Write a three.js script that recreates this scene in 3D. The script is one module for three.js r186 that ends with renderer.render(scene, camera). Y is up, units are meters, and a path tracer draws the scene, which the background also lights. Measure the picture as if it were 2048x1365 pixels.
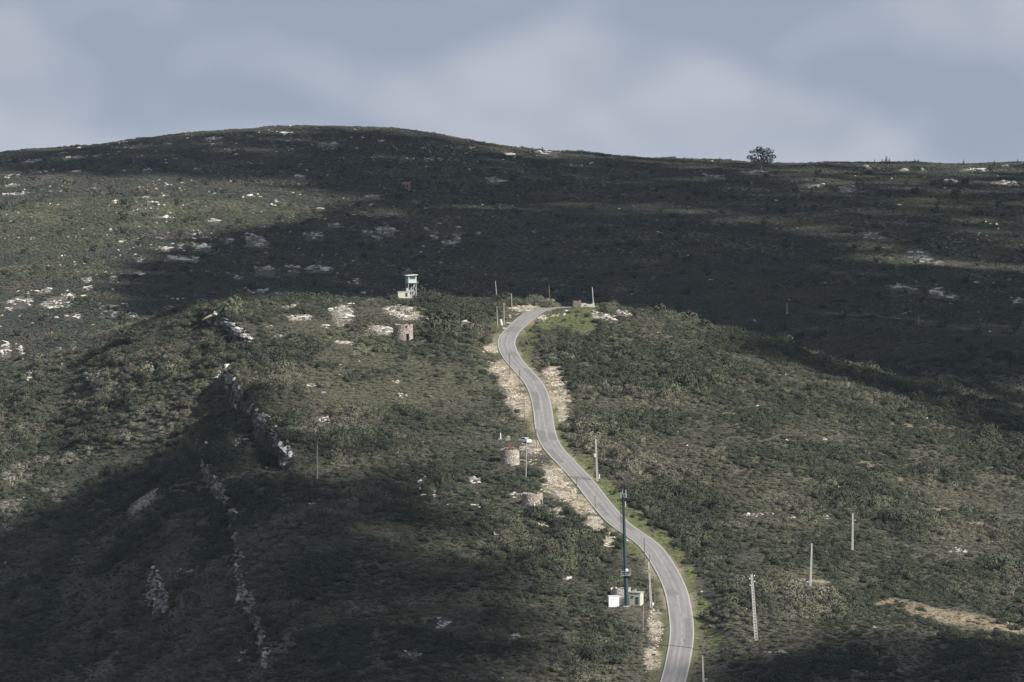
import * as THREE from 'three';
import { mergeGeometries } from 'three/addons/utils/BufferGeometryUtils.js';

// ---------------------------------------------------------------- camera, sky, sun, exposure
const scene = new THREE.Scene();
const EYE = 150, FPX = 10000, CX = 1024, CY = 682.5, HOR = 335;      // eye height in metres, focal length in photo pixels
const PITCH = Math.atan((CY - HOR) / FPX);
const camera = new THREE.PerspectiveCamera(2 * Math.atan(CY / FPX) * 180 / Math.PI, 2048 / 1365, 1, 20000);
camera.position.set(0, EYE, 0);
camera.rotation.set(-PITCH, 0, 0);
scene.add(camera);

const renderer = new THREE.WebGLRenderer({ antialias: true });
renderer.toneMapping = THREE.LinearToneMapping;
renderer.toneMappingExposure = 1.75;
renderer.shadowMap.enabled = true;

const SUN_EL = 34 * Math.PI / 180, SUN_AZ = 56 * Math.PI / 180;      // azimuth: to the right of straight behind the camera
const SUN = new THREE.Vector3(Math.cos(SUN_EL) * Math.sin(SUN_AZ), Math.sin(SUN_EL), Math.cos(SUN_EL) * Math.cos(SUN_AZ));
const sun = new THREE.DirectionalLight(new THREE.Color(1, 0.965, 0.9), 4.75);
sun.position.copy(SUN).multiplyScalar(2500).add(new THREE.Vector3(0, 80, -1900));
sun.target.position.set(0, 80, -1900);
sun.castShadow = true;
sun.shadow.radius = 1.6;
sun.shadow.mapSize.set(4096, 4096);
Object.assign(sun.shadow.camera, { left: -1500, right: 1500, top: 1500, bottom: -1500, near: 10, far: 6000 });
scene.add(sun, sun.target);
scene.fog = new THREE.FogExp2(new THREE.Color(0.62, 0.8, 1.0), 0.000012);

// ---------------------------------------------------------------- random numbers and noise
function rng(seed) {
  let a = seed >>> 0;
  return () => { a = (a + 0x6D2B79F5) | 0; let t = Math.imul(a ^ (a >>> 15), 1 | a); t = (t + Math.imul(t ^ (t >>> 7), 61 | t)) ^ t; return ((t ^ (t >>> 14)) >>> 0) / 4294967296; };
}
const clamp = (x, a = 0, b = 1) => Math.min(b, Math.max(a, x));
const lerp = (a, b, t) => a + (b - a) * t;
const smooth = (x, a, b) => { const t = clamp((x - a) / (b - a)); return t * t * (3 - 2 * t); };
function hash2(ix, iy) { let h = Math.imul(ix, 374761393) + Math.imul(iy, 668265263) | 0; h = Math.imul(h ^ (h >>> 13), 1274126177); return ((h ^ (h >>> 16)) >>> 0) / 4294967296; }
function vnoise(x, y) {
  const ix = Math.floor(x), iy = Math.floor(y), fx = x - ix, fy = y - iy, s = fx * fx * (3 - 2 * fx), t = fy * fy * (3 - 2 * fy);
  const a = hash2(ix, iy), b = hash2(ix + 1, iy), c = hash2(ix, iy + 1), d = hash2(ix + 1, iy + 1);
  return (a + (b - a) * s + (c - a) * t + (a - b - c + d) * s * t) * 2 - 1;
}
function fbm(x, y, n = 4) { let s = 0, a = 0.5; for (let i = 0; i < n; i++) { s += a * vnoise(x, y); x = x * 2.03 + 17.1; y = y * 2.03 + 5.7; a *= 0.5; } return s; }

// ---------------------------------------------------------------- the sky: thin grey-blue cloud sheet with paler banks, all round
{
  const W = 2048, H = 1024, data = new Float32Array(W * H * 4);
  const blue = [0.186, 0.22, 0.277], pale = [0.278, 0.295, 0.338];
  for (let r = 0; r < H; r++) {
    const el = ((r + 0.5) / H - 0.5) * Math.PI, up = Math.max(el, 0);
    for (let c = 0; c < W; c++) {
      const az = ((c + 0.5) / W - 0.5) * 2 * Math.PI;
      // soft banks; on a ring so that the seam closes
      const X = Math.cos(az) * 12, Y = Math.sin(az) * 12, z = up * 26;
      const w = fbm(X * 0.8 + 3.1 + z * 0.35, Y * 0.8 + z * 0.6 + 9.2, 3);
      const n = fbm(X * 0.9 + z * 0.9 + w * 1.3 + 79.3, Y * 0.9 + z * 1.25 + w + 32.9, 5);
      const m = fbm(X * 2.6 - z * 1.1 + 7.7 + w, Y * 2.6 + z * 2.2 + 2.4, 4);
      const s = fbm(X * 6.5 + z * 1.5 + w * 2, Y * 6.5 + z * 5 + 3.3, 4);
      const k = clamp(0.47 + n * 1.8 + m * 1.3 + s * 0.6 + 0.3 * Math.exp(-up / 0.03));
      const o = (r * W + c) * 4;
      for (let i = 0; i < 3; i++) data[o + i] = lerp(blue[i], pale[i], k);
      data[o + 3] = 1;
    }
  }
  const t = new THREE.DataTexture(data, W, H, THREE.RGBAFormat, THREE.FloatType);
  t.mapping = THREE.EquirectangularReflectionMapping; t.magFilter = THREE.LinearFilter; t.minFilter = THREE.LinearFilter; t.needsUpdate = true;
  scene.background = t; scene.environment = t;
}

// ---------------------------------------------------------------- naming
const taken = new Map();
function numbered(name) { const n = taken.get(name) ?? 0; taken.set(name, n + 1); return n ? `${name}_${String(n).padStart(3, '0')}` : name; }
function describe(o, label, category, group) { o.userData.label = label; o.userData.category = category; if (group) o.userData.group = group; return o; }
function thing(name, label, category, p = [0, 0, 0], turn = 0, group) {
  const o = new THREE.Group(); o.name = numbered(name); o.position.set(...p); o.rotation.y = turn; scene.add(o);
  return describe(o, label, category, group);
}
function shadows(m) { m.castShadow = true; m.receiveShadow = true; return m; }
function part(name, geometry, material, parent) { const m = shadows(new THREE.Mesh(geometry, material)); m.name = name; parent.add(m); return m; }
function setting(name, geometry, material) { const m = part(name, geometry, material, scene); m.userData.kind = 'structure'; return m; }
function stuff(m, label, category) { m.userData.kind = 'stuff'; return describe(m, label, category); }
const mat = (r, g, b, rough = 0.9, more = {}) => new THREE.MeshStandardMaterial({ color: new THREE.Color().setRGB(r, g, b), roughness: rough, ...more });

// ---------------------------------------------------------------- terrain: survey points (direction as photo column and row, distance in units of 10 km)
const cosP = Math.cos(PITCH), sinP = Math.sin(PITCH);
function at(u, v, d) {                                                // the point d metres ahead in that direction
  const a = (u - CX) / FPX, b = -(v - CY) / FPX, fz = cosP + b * sinP, k = d / fz;
  return { x: a * k, y: EYE + (-sinP + b * cosP) * k, d };
}
function toPhoto(x, y, d) { const h = y - EYE, zc = d * cosP - h * sinP, yc = d * sinP + h * cosP; return [CX + FPX * x / zc, CY - FPX * yc / zc]; }
// the road climbs about 12 % along the ridge: distance for a row of the photo
const ROADV = [[1700, 0.108], [1430, 0.1215], [1365, 0.125], [1279, 0.13], [1126, 0.14], [993, 0.15], [877, 0.16], [775, 0.17], [728, 0.175], [684, 0.18], [642, 0.185], [613, 0.19]];
function roadD(v) {
  for (let i = 0; i < ROADV.length - 1; i++) { const [a, p] = ROADV[i], [b, q] = ROADV[i + 1]; if (v <= a && v >= b) return lerp(p, q, (a - v) / (a - b)); }
  return v > 1000 ? ROADV[0][1] : 0.19;
}
const ROADPX = [[1300, 1560], [1325, 1430], [1346, 1365], [1357, 1320], [1364, 1270], [1361, 1225], [1351, 1180], [1330, 1135], [1297, 1090], [1238, 1047], [1207, 1013], [1166, 961], [1137, 930], [1113, 905], [1098, 882], [1090, 855], [1086, 824], [1080, 795], [1068, 768], [1046, 742], [1027, 720], [1016, 700], [1013, 684], [1020, 668], [1034, 653], [1052, 636], [1072, 624], [1095, 616.5], [1122, 613]];
const CONTROL = [];
const cp = (...rows) => { for (const [u, v, D] of rows) { const p = at(u, v, D * 1e4); CONTROL.push([p.x, p.d, p.y]); } };
for (const [u, v] of ROADPX.filter((_, i) => i % 2 === 0)) cp([u, v, roadD(v)]);
// plateau left of the road
cp([800, 1365, 0.1255], [1000, 1250, 0.132], [1000, 1100, 0.1425], [800, 1200, 0.1365], [800, 1050, 0.1465], [640, 965, 0.152], [900, 900, 0.158], [740, 850, 0.1625], [880, 780, 0.169], [700, 740, 0.173], [560, 740, 0.174], [806, 683, 0.18], [560, 680, 0.181], [930, 660, 0.182],
  [820, 612, 0.189], [640, 612, 0.189], [700, 601, 0.192], [520, 606, 0.19], [950, 606, 0.1905], [650, 1365, 0.1275], [600, 1200, 0.138], [600, 1060, 0.146], [560, 880, 0.161]);
// the left flank below the rock bands
cp([470, 1000, 0.153], [480, 1200, 0.141], [420, 1365, 0.134], [400, 900, 0.1615], [300, 1200, 0.149], [200, 1365, 0.1415], [0, 1365, 0.147], [0, 1200, 0.157], [150, 1050, 0.164], [300, 950, 0.168], [0, 1000, 0.173], [100, 880, 0.183], [300, 820, 0.178], [0, 800, 0.195], [200, 740, 0.19], [380, 700, 0.184], [0, 700, 0.212], [420, 625, 0.1895], [300, 645, 0.196], [200, 668, 0.203]);
cp([130, 640, 0.222], [0, 640, 0.226], [120, 590, 0.236], [0, 560, 0.248]);
// the valley behind the ridge (hidden) and the big hill
cp([420, 655, 0.212], [640, 660, 0.214], [820, 662, 0.214], [1000, 665, 0.214], [1200, 672, 0.213], [300, 600, 0.232], [500, 590, 0.24], [750, 590, 0.242], [1000, 595, 0.242], [1300, 610, 0.238],
  [100, 510, 0.262], [350, 510, 0.262], [700, 510, 0.264], [1050, 510, 0.266], [1400, 520, 0.262], [1700, 530, 0.26], [2000, 540, 0.26], [0, 430, 0.285], [350, 430, 0.286], [700, 420, 0.29], [1050, 420, 0.292], [1400, 425, 0.29], [1750, 425, 0.288], [2048, 430, 0.288],
  [0, 350, 0.315], [350, 335, 0.315], [700, 325, 0.318], [1050, 350, 0.315], [1400, 365, 0.312], [1750, 365, 0.312], [2048, 365, 0.312]);
cp([0, 308, 0.338], [200, 287, 0.338], [400, 264, 0.34], [600, 253, 0.34], [800, 261, 0.34], [1000, 292, 0.338], [1200, 312, 0.336], [1400, 323, 0.336], [1650, 330, 0.336], [1850, 330, 0.336], [2048, 329, 0.336]);
for (const u of [-300, 0, 400, 800, 1200, 1600, 2048, 2400]) cp([u, 345, 0.37], [u, 400, 0.41]);
// right of the road
cp([1180, 612, 0.189], [1270, 641, 0.184], [1400, 668, 0.184], [1540, 694, 0.182], [1700, 762, 0.177], [1850, 802, 0.1735], [2048, 853, 0.168], [1250, 700, 0.1775], [1400, 780, 0.17], [1230, 850, 0.163], [1500, 900, 0.158], [1750, 900, 0.161], [2048, 980, 0.156], [1320, 960, 0.153], [1600, 1050, 0.1455], [1900, 1100, 0.1435], [1430, 1120, 0.1405], [1705, 1107, 0.1415], [1623, 1177, 0.1355], [1513, 1282, 0.128], [1800, 1230, 0.133], [2048, 1250, 0.1325], [1450, 1365, 0.1245], [1750, 1365, 0.1245], [2048, 1365, 0.125]);
cp([1300, 665, 0.208], [1540, 700, 0.204], [1560, 680, 0.211], [1700, 745, 0.2], [1850, 720, 0.205], [1700, 690, 0.213], [1840, 656, 0.219], [2048, 678, 0.216], [2000, 760, 0.198], [2048, 815, 0.188], [1600, 630, 0.228], [1850, 640, 0.235], [2048, 650, 0.232], [1850, 600, 0.243], [2048, 600, 0.245]);
// outside the frame
cp([-300, 1365, 0.152], [-300, 1000, 0.18], [-300, 760, 0.208], [-300, 560, 0.252], [-300, 420, 0.29], [-300, 335, 0.335], [2400, 1365, 0.127], [2400, 1100, 0.147], [2400, 900, 0.171], [2400, 760, 0.2], [2400, 640, 0.235], [2400, 500, 0.27], [2400, 380, 0.31], [2400, 328, 0.338],
  [-300, 1700, 0.13], [400, 1700, 0.115], [900, 1700, 0.108], [1700, 1700, 0.107], [2400, 1700, 0.11]);

const KD = 0.3;                                                       // depth is squeezed so that the surface follows the slopes across
const TPS = (() => {
  const n = CONTROL.length, N = n + 3, A = [], sc = 100;
  const phi = (r2) => r2 > 1e-12 ? r2 * Math.log(r2) : 0;
  const P = CONTROL.map(([x, d]) => [x / sc, d * KD / sc]);
  for (let i = 0; i < n; i++) {
    const row = new Float64Array(N + 1);
    for (let j = 0; j < n; j++) row[j] = phi((P[i][0] - P[j][0]) ** 2 + (P[i][1] - P[j][1]) ** 2) + (i === j ? 0.004 : 0);
    row[n] = 1; row[n + 1] = P[i][0]; row[n + 2] = P[i][1]; row[N] = CONTROL[i][2]; A.push(row);
  }
  for (let k = 0; k < 3; k++) { const row = new Float64Array(N + 1); for (let j = 0; j < n; j++) row[j] = k === 0 ? 1 : P[j][k - 1]; A.push(row); }
  for (let c = 0; c < N; c++) {
    let b = c; for (let r = c + 1; r < N; r++) if (Math.abs(A[r][c]) > Math.abs(A[b][c])) b = r;
    [A[c], A[b]] = [A[b], A[c]];
    for (let r = c + 1; r < N; r++) { const f = A[r][c] / A[c][c]; if (f) for (let k = c; k <= N; k++) A[r][k] -= f * A[c][k]; }
  }
  const w = new Float64Array(N);
  for (let r = N - 1; r >= 0; r--) { let s = A[r][N]; for (let k = r + 1; k < N; k++) s -= A[r][k] * w[k]; w[r] = s / A[r][r]; }
  return (x, d) => { const px = x / sc, pd = d * KD / sc; let s = w[n] + w[n + 1] * px + w[n + 2] * pd; for (let j = 0; j < n; j++) { const a = px - P[j][0], b = pd - P[j][1]; s += w[j] * phi(a * a + b * b); } return s; };
})();
// bake the smooth surface
const BS = 160, BD = 420, S0 = -0.16, S1 = 0.16, D0 = 1000, D1 = 4300, baked = new Float32Array((BS + 1) * (BD + 1));
for (let j = 0; j <= BD; j++) { const d = lerp(D0, D1, j / BD); for (let i = 0; i <= BS; i++) baked[j * (BS + 1) + i] = TPS(lerp(S0, S1, i / BS) * d, d); }
function far(x, d) {                                                  // the country round about, out of the frame
  const r = Math.hypot(x, d);
  const knoll = EYE - 4 - 0.26 * r;
  const rest = 20 + 26 * fbm(x / 700 + 3, d / 700 + 8, 3);
  return Math.max(knoll, lerp(Math.min(rest, 10), rest, smooth(r, 800, 1600)));
}
function base(x, d) {
  const s = x / Math.max(d, 1), w = d > 0 ? (1 - smooth(Math.abs(s), 0.125, 0.155)) * smooth(d, 1010, 1090) * (1 - smooth(d, 4000, 4250)) : 0;
  if (w <= 0) return far(x, d);
  const fi = clamp((s - S0) / (S1 - S0) * BS, 0, BS - 0.001), fj = clamp((d - D0) / (D1 - D0) * BD, 0, BD - 0.001), i = fi | 0, j = fj | 0, a = fi - i, b = fj - j, o = j * (BS + 1) + i;
  const y = lerp(lerp(baked[o], baked[o + 1], a), lerp(baked[o + BS + 1], baked[o + BS + 2], a), b);
  return w >= 1 ? y : lerp(far(x, d), y, w);
}

// ---------------------------------------------------------------- the line of the road
const roadCurve = new THREE.CatmullRomCurve3([...ROADPX.map(([u, v]) => { const p = at(u, v, roadD(v) * 1e4); return new THREE.Vector3(p.x, p.y, -p.d); }),
  ...[[1165, 0.196, 56.5], [1230, 0.206, 66], [1330, 0.216, 78]].map(([u, D, h]) => { const p = at(u, 600, D * 1e4); return new THREE.Vector3(p.x, EYE - h, -p.d); })], false, 'centripetal');
const ROAD = roadCurve.getSpacedPoints(760);
{ const ys = ROAD.map((p) => p.y); for (let i = 0; i < ROAD.length; i++) { let s = 0, n = 0; for (let k = -14; k <= 14; k++) { const q = ys[i + k]; if (q !== undefined) { s += q; n++; } } if (i > 14 && i < ROAD.length - 15) ROAD[i].y = s / n; } }
const roadBuckets = new Map();
ROAD.forEach((p, i) => { const k = Math.floor(-p.z / 20); for (let b = k - 2; b <= k + 2; b++) { if (!roadBuckets.has(b)) roadBuckets.set(b, []); roadBuckets.get(b).push(i); } });
function nearRoad(x, d) {                                             // signed distance to the road's middle (right is +), height there, index
  const list = roadBuckets.get(Math.floor(d / 20)); if (!list) return null;
  let best = 1e9, bi = -1;
  for (const i of list) { const p = ROAD[i], q = (p.x - x) ** 2 + (p.z + d) ** 2; if (q < best) { best = q; bi = i; } }
  if (best > 4900) return null;
  const a = ROAD[Math.max(bi - 1, 0)], b = ROAD[Math.min(bi + 1, ROAD.length - 1)], tx = b.x - a.x, tz = b.z - a.z, L = tx * tx + tz * tz;
  const t = clamp(((x - a.x) * tx + (-d - a.z) * tz) / L), sx = x - lerp(a.x, b.x, t), sz = -d - lerp(a.z, b.z, t);
  return { dist: Math.hypot(sx, sz), side: Math.sign(-sx * tz + sz * tx) || 1, y: lerp(a.y, b.y, t), i: bi };
}

// ---------------------------------------------------------------- scarps: [photo polyline, height in metres]
const SCARPS = [
  { px: [[452, 752], [468, 782], [492, 815], [522, 852], [556, 893], [583, 932]], h: 9.5, back: 9, fore: 30 },
  { px: [[398, 862], [408, 915], [432, 965], [452, 1000], [466, 1050], [478, 1120], [474, 1178], [500, 1222], [522, 1275], [532, 1340]], h: 5, back: 8, fore: 26 },
  { px: [[298, 1140], [315, 1175], [338, 1210]], h: 7, back: 7, fore: 18 },
  { px: [[405, 628], [440, 648], [470, 668], [492, 692]], h: 5.5, back: 9, fore: 22 },
  { px: [[402, 664], [408, 685], [420, 706]], h: 3, back: 5, fore: 12 },
  { px: [[170, 752], [180, 768], [196, 778]], h: 4.5, back: 5, fore: 12 },
  { px: [[842, 952], [840, 975], [846, 1002]], h: 1.2, back: 4, fore: 8 },
  { px: [[1002, 1040], [990, 1075], [968, 1118], [962, 1140]], h: 1.4, back: 4, fore: 8 },
];
for (const s of SCARPS) {
  s.pts = s.px.map(([u, v]) => { let d = 1100, hit = null; for (; d < 3900; d += 1.5) { const p = at(u, v, d); if (base(p.x, d) > p.y) { hit = p; break; } } return [hit.x, hit.d]; });
  s.len = [0]; for (let i = 1; i < s.pts.length; i++) s.len.push(s.len[i - 1] + Math.hypot(s.pts[i][0] - s.pts[i - 1][0], s.pts[i][1] - s.pts[i - 1][1]));
  s.box = [Math.min(...s.pts.map((p) => p[0])) - 90, Math.max(...s.pts.map((p) => p[0])) + 40, Math.min(...s.pts.map((p) => p[1])) - 90, Math.max(...s.pts.map((p) => p[1])) + 90];
}
function scarp(s, x, d) {
  if (x < s.box[0] || x > s.box[1] || d < s.box[2] || d > s.box[3]) return 0;
  let best = 1e9, side = 1, along = 0;
  for (let i = 0; i < s.pts.length - 1; i++) {
    const [ax, ad] = s.pts[i], [bx, bd] = s.pts[i + 1], tx = bx - ax, td = bd - ad, L = tx * tx + td * td, t = clamp(((x - ax) * tx + (d - ad) * td) / L);
    const px = x - ax - tx * t, pd = d - ad - td * t, q = px * px + pd * pd;
    if (q < best) { best = q; side = Math.sign(px * td - pd * tx) || 1; along = lerp(s.len[i], s.len[i + 1], t); }
  }
  // the lists run towards the camera, so the high (right) side has side < 0
  const total = s.len[s.len.length - 1], e = smooth(along, -1, total * 0.14) * (1 - smooth(along, total * 0.84, total + 1)), wob = 1.1 * fbm(along / 5, s.h, 3);
  const sd = -side * Math.sqrt(best) + wob;
  const ends = Math.sqrt(best) > 1 && (along <= 0 || along >= total) ? Math.exp(-Math.sqrt(best) / 6) : 1;
  const h = s.h * (0.35 + 0.65 * e) * ends;
  return sd > 0 ? 0.42 * h * Math.exp(-sd / s.back) * smooth(sd, -1.6, 1.6) : -0.58 * h * Math.exp(sd / s.fore) * smooth(-sd, -1.6, 1.6);
}
const BENCHES = [];                                                   // levelled ground for buildings: x, d, radius, y
function surface(x, d) {
  let y = base(x, d);
  const amp = smooth(d, 1000, 1200);
  y += amp * (2.1 * fbm(x / 42 + 1.7, d / 60 + 4.1, 4) + 0.35 * fbm(x / 6, d / 8, 2) * 0.7);
  if (x < 60) for (const s of SCARPS) y += scarp(s, x, d);
  const r = nearRoad(x, d);
  if (r && r.dist < 16) { const w = 1 - smooth(r.dist, 4.6, 15); y = lerp(y, r.y - 0.14 - (r.dist > 3.6 ? 0.1 : 0), w); }
  for (const b of BENCHES) { const q = Math.hypot(x - b[0], d - b[1]); if (q < b[2] * 2) y = lerp(b[3], y, smooth(q, b[2], b[2] * 2)); }
  return y;
}
function find(u, v, f = surface, start = 1100) {
  for (let d = start; d < 3900; d += 1) { const p = at(u, v, d); if (f(p.x, d) >= p.y) { let a = d - 1, b = d; for (let k = 0; k < 8; k++) { const m = (a + b) / 2, q = at(u, v, m); if (f(q.x, m) >= q.y) b = m; else a = m; } return at(u, v, b); } }
  return null;
}
function onRidge(u, v) { for (let k = v; k < v + 40; k += 0.5) { const p = find(u, k); if (p && p.d < 1960) return p; } return find(u, v); }   // the crest itself, not the hill behind it

// ---------------------------------------------------------------- patches of ground, surveyed like the terrain and kept as ellipses on the map
function ellipse(u, v, w, h) {
  const c = find(u, v); if (!c) return null;
  const t = find(u, v - h / 2) ?? c, b = find(u, v + h / 2) ?? c;
  let dd = (t.d - b.d) / 2, dx = (t.x - b.x) / 2;
  const most = 0.035 * c.d; if (dd > most) { dx *= most / dd; dd = most; }
  dd = Math.max(dd, 1.2);
  const m = { x: (t.x + b.x) / 2, d: (t.d + b.d) / 2 }; if (Math.abs(m.d - c.d) > most) { m.x = c.x; m.d = c.d; }
  return { x: m.x, d: m.d, rx: w / 2 * c.d / FPX, rd: dd, sh: dx / dd };
}
const inside = (e, x, d) => { const b = (d - e.d) / e.rd, a = (x - e.x - e.sh * (d - e.d)) / e.rx; return a * a + b * b; };
const SAND = [[1020, 760, 50, 70], [1045, 815, 46, 60], [1000, 735, 60, 30], [1030, 790, 40, 60], [1112, 760, 40, 50], [1120, 795, 44, 40], [1103, 740, 40, 30], [1125, 825, 24, 40], [1078, 886, 36, 16], [1060, 883, 40, 10], [985, 697, 30, 20], [1120, 965, 50, 60], [1095, 950, 40, 40], [1160, 1010, 40, 50], [1190, 1050, 30, 50], [1215, 1080, 30, 30], [1310, 1255, 30, 80], [1305, 1320, 36, 60], [1018, 656, 24, 5], [1024, 646, 20, 5], [1180, 1000, 26, 50], [1140, 985, 30, 40]]
  .map((p) => ellipse(...p)).filter(Boolean);
const GRASS = [[1130, 640, 80, 30], [1160, 622, 90, 18], [1090, 655, 50, 20], [1060, 680, 30, 50], [1052, 720, 24, 30], [1115, 850, 20, 80], [1130, 890, 26, 40], [1170, 930, 40, 50], [1210, 975, 40, 40], [1240, 1010, 40, 50], [1275, 1045, 50, 50], [1320, 1080, 50, 40], [1355, 1110, 40, 40], [1380, 1160, 30, 60], [1405, 1230, 36, 70], [1430, 1280, 36, 50], [1000, 650, 30, 14], [1060, 770, 20, 30], [1060, 830, 20, 50], [1270, 1100, 40, 30], [838, 622, 24, 14], [828, 634, 16, 10], [1000, 690, 14, 40], [340, 636, 180, 14]]
  .map((p) => ellipse(...p)).filter(Boolean);
const DRY = [[1800, 1210, 130, 24], [1900, 1235, 160, 26], [1990, 1250, 120, 24], [2045, 1264, 110, 22], [1850, 1225, 120, 26], [1950, 1242, 120, 26], [1640, 1165, 50, 10], [1740, 930, 50, 12], [1800, 960, 40, 10], [1890, 1020, 50, 10], [1960, 1050, 50, 10], [1450, 830, 60, 8], [1800, 850, 60, 8]]
  .map((p) => ellipse(...p)).filter(Boolean);
const STONY = [[800, 622, 70, 26], [685, 632, 44, 44], [760, 660, 60, 20], [1205, 632, 44, 14], [1252, 621, 44, 8], [1050, 616, 70, 16], [600, 636, 46, 14], [690, 686, 44, 8], [930, 648, 40, 14], [290, 1003, 64, 24], [1120, 985, 60, 30], [1110, 1030, 40, 30], [1190, 1050, 40, 40], [1095, 970, 40, 30], [1060, 900, 40, 30], [820, 632, 50, 20], [1085, 635, 20, 8]]
  .map((p) => ellipse(...p)).filter(Boolean);
const MEADOW = [[800, 760, 420, 130], [640, 700, 260, 60], [900, 700, 160, 40], [250, 430, 700, 90], [100, 480, 300, 60], [620, 660, 160, 40], [1000, 640, 60, 40], [1640, 1150, 200, 60], [120, 540, 240, 40], [1850, 500, 360, 60], [1900, 420, 300, 70]]
  .map((p) => ellipse(...p)).filter(Boolean);
const patch = (list, x, d, n) => { let k = 0; for (const e of list) { const q = inside(e, x, d); if (q < 2.2) k = Math.max(k, 1 - smooth(q + n, 0.45, 1.25)); } return k; };

function groundColour(x, d, out) {
  const n1 = fbm(x / 9 + 4, d / 14, 4), n2 = fbm(x / 55, d / 80 + 3, 3), n3 = fbm(x / 2.3 + 9, d / 3 + 2, 3), rough = n1 * 0.9 + n3 * 0.8;
  // leaf litter and low heath between the shrubs
  let r = 0.062 + 0.045 * n1 + 0.02 * n2 + 0.045 * n3, g = 0.058 + 0.036 * n1 + 0.012 * n2 + 0.04 * n3, b = 0.036 + 0.02 * n1 + 0.026 * n3;
  const mix = (k, c) => { r = lerp(r, c[0] * (1 + 0.5 * n3), k); g = lerp(g, c[1] * (1 + 0.5 * n3), k); b = lerp(b, c[2] * (1 + 0.5 * n3), k); };
  mix(smooth(n2 + 0.4 * n3, -0.1, 0.3) * 0.6, [0.14, 0.12, 0.086]);
  mix(patch(MEADOW, x, d, rough) * 0.8, [0.1, 0.1, 0.06]);
  mix(patch(DRY, x, d, rough) * 0.9, [0.3, 0.25, 0.17]);
  mix(patch(STONY, x, d, rough) * (0.35 + 0.5 * smooth(n3 + n1 * 0.4, -0.1, 0.15)), [0.33, 0.295, 0.245]);
  const rd = nearRoad(x, d);
  if (rd && rd.dist < 9 && rd.i < 690) mix((1 - smooth(rd.dist + n1 * 2.5 + n3, 3.6, 6.6)) * 0.85, n2 + n1 > 0.02 ? [0.12, 0.13, 0.045] : [0.3, 0.24, 0.16]);
  mix(patch(GRASS, x, d, rough) * 0.9, [0.135, 0.155, 0.045]);
  mix(patch(SAND, x, d, rough * 1.5) * (0.45 + 0.55 * smooth(n3 + 0.5 * n1, -0.25, 0.05)), [0.41, 0.335, 0.24]);
  out[0] = Math.max(r, 0.02); out[1] = Math.max(g, 0.02); out[2] = Math.max(b, 0.012);
}

function grainTexture(size, lo, hi, seed, stretch = 1) {              // neutral grain, multiplies a colour
  const data = new Uint8Array(size * size * 4);
  for (let y = 0; y < size; y++) for (let x = 0; x < size; x++) {
    const h = hash2(x + seed, y * stretch), k = clamp(0.5 + 0.5 * fbm(x / 7 + seed, y / 7, 3) + 0.35 * (h - 0.5)), v = 255 * lerp(lo, hi, k), o = (y * size + x) * 4;
    data[o] = data[o + 1] = data[o + 2] = v; data[o + 3] = 255;
  }
  const t = new THREE.DataTexture(data, size, size); t.wrapS = t.wrapT = THREE.RepeatWrapping; t.magFilter = THREE.LinearFilter; t.minFilter = THREE.LinearMipmapLinearFilter; t.generateMipmaps = true; t.colorSpace = THREE.SRGBColorSpace; t.needsUpdate = true; return t;
}
const GRAIN = grainTexture(512, 0.62, 1, 11);

// one sheet round the camera, fine where the photograph looks
{
  const TH = [], RR = [];
  const half = 7.3, n = 430; for (let i = 0; i <= n; i++) TH.push(lerp(-half, half, i / n));
  for (const a of [8, 9, 11, 14, 18, 24, 32, 45, 60, 80, 100, 125, 150, 180]) { TH.push(a); TH.unshift(-a); }
  for (const r of [0.5, 20, 60, 120, 200, 300, 420, 560, 700, 820, 920, 1000, 1060]) RR.push(r);
  for (let r = 1100; r < 1950; r += 1.75) RR.push(r);
  for (let r = 1950; r < 3450; r += 3.4) RR.push(r);
  for (const r of [3460, 3500, 3560, 3640, 3760, 3900, 4100, 4400, 4900, 5600]) RR.push(r);
  const NT = TH.length, NR = RR.length, pos = new Float32Array(NT * NR * 3), col = new Float32Array(NT * NR * 3), uv = new Float32Array(NT * NR * 2), index = [], c = [0, 0, 0];
  for (let j = 0; j < NR; j++) for (let i = 0; i < NT; i++) {
    const a = TH[i] * Math.PI / 180, x = RR[j] * Math.sin(a), d = RR[j] * Math.cos(a), o = j * NT + i;
    pos[o * 3] = x; pos[o * 3 + 1] = surface(x, d); pos[o * 3 + 2] = -d;
    groundColour(x, d, c); col.set(c, o * 3); uv[o * 2] = x / 14; uv[o * 2 + 1] = d / 14;
    if (i < NT - 1 && j < NR - 1) index.push(o, o + 1, o + NT + 1, o, o + NT + 1, o + NT);
  }
  const g = new THREE.BufferGeometry();
  g.setAttribute('position', new THREE.BufferAttribute(pos, 3)); g.setAttribute('color', new THREE.BufferAttribute(col, 3)); g.setAttribute('uv', new THREE.BufferAttribute(uv, 2));
  g.setIndex(index); g.computeVertexNormals();
  setting('terrain', g, new THREE.MeshStandardMaterial({ vertexColors: true, map: GRAIN, roughness: 1 }));
}

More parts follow.
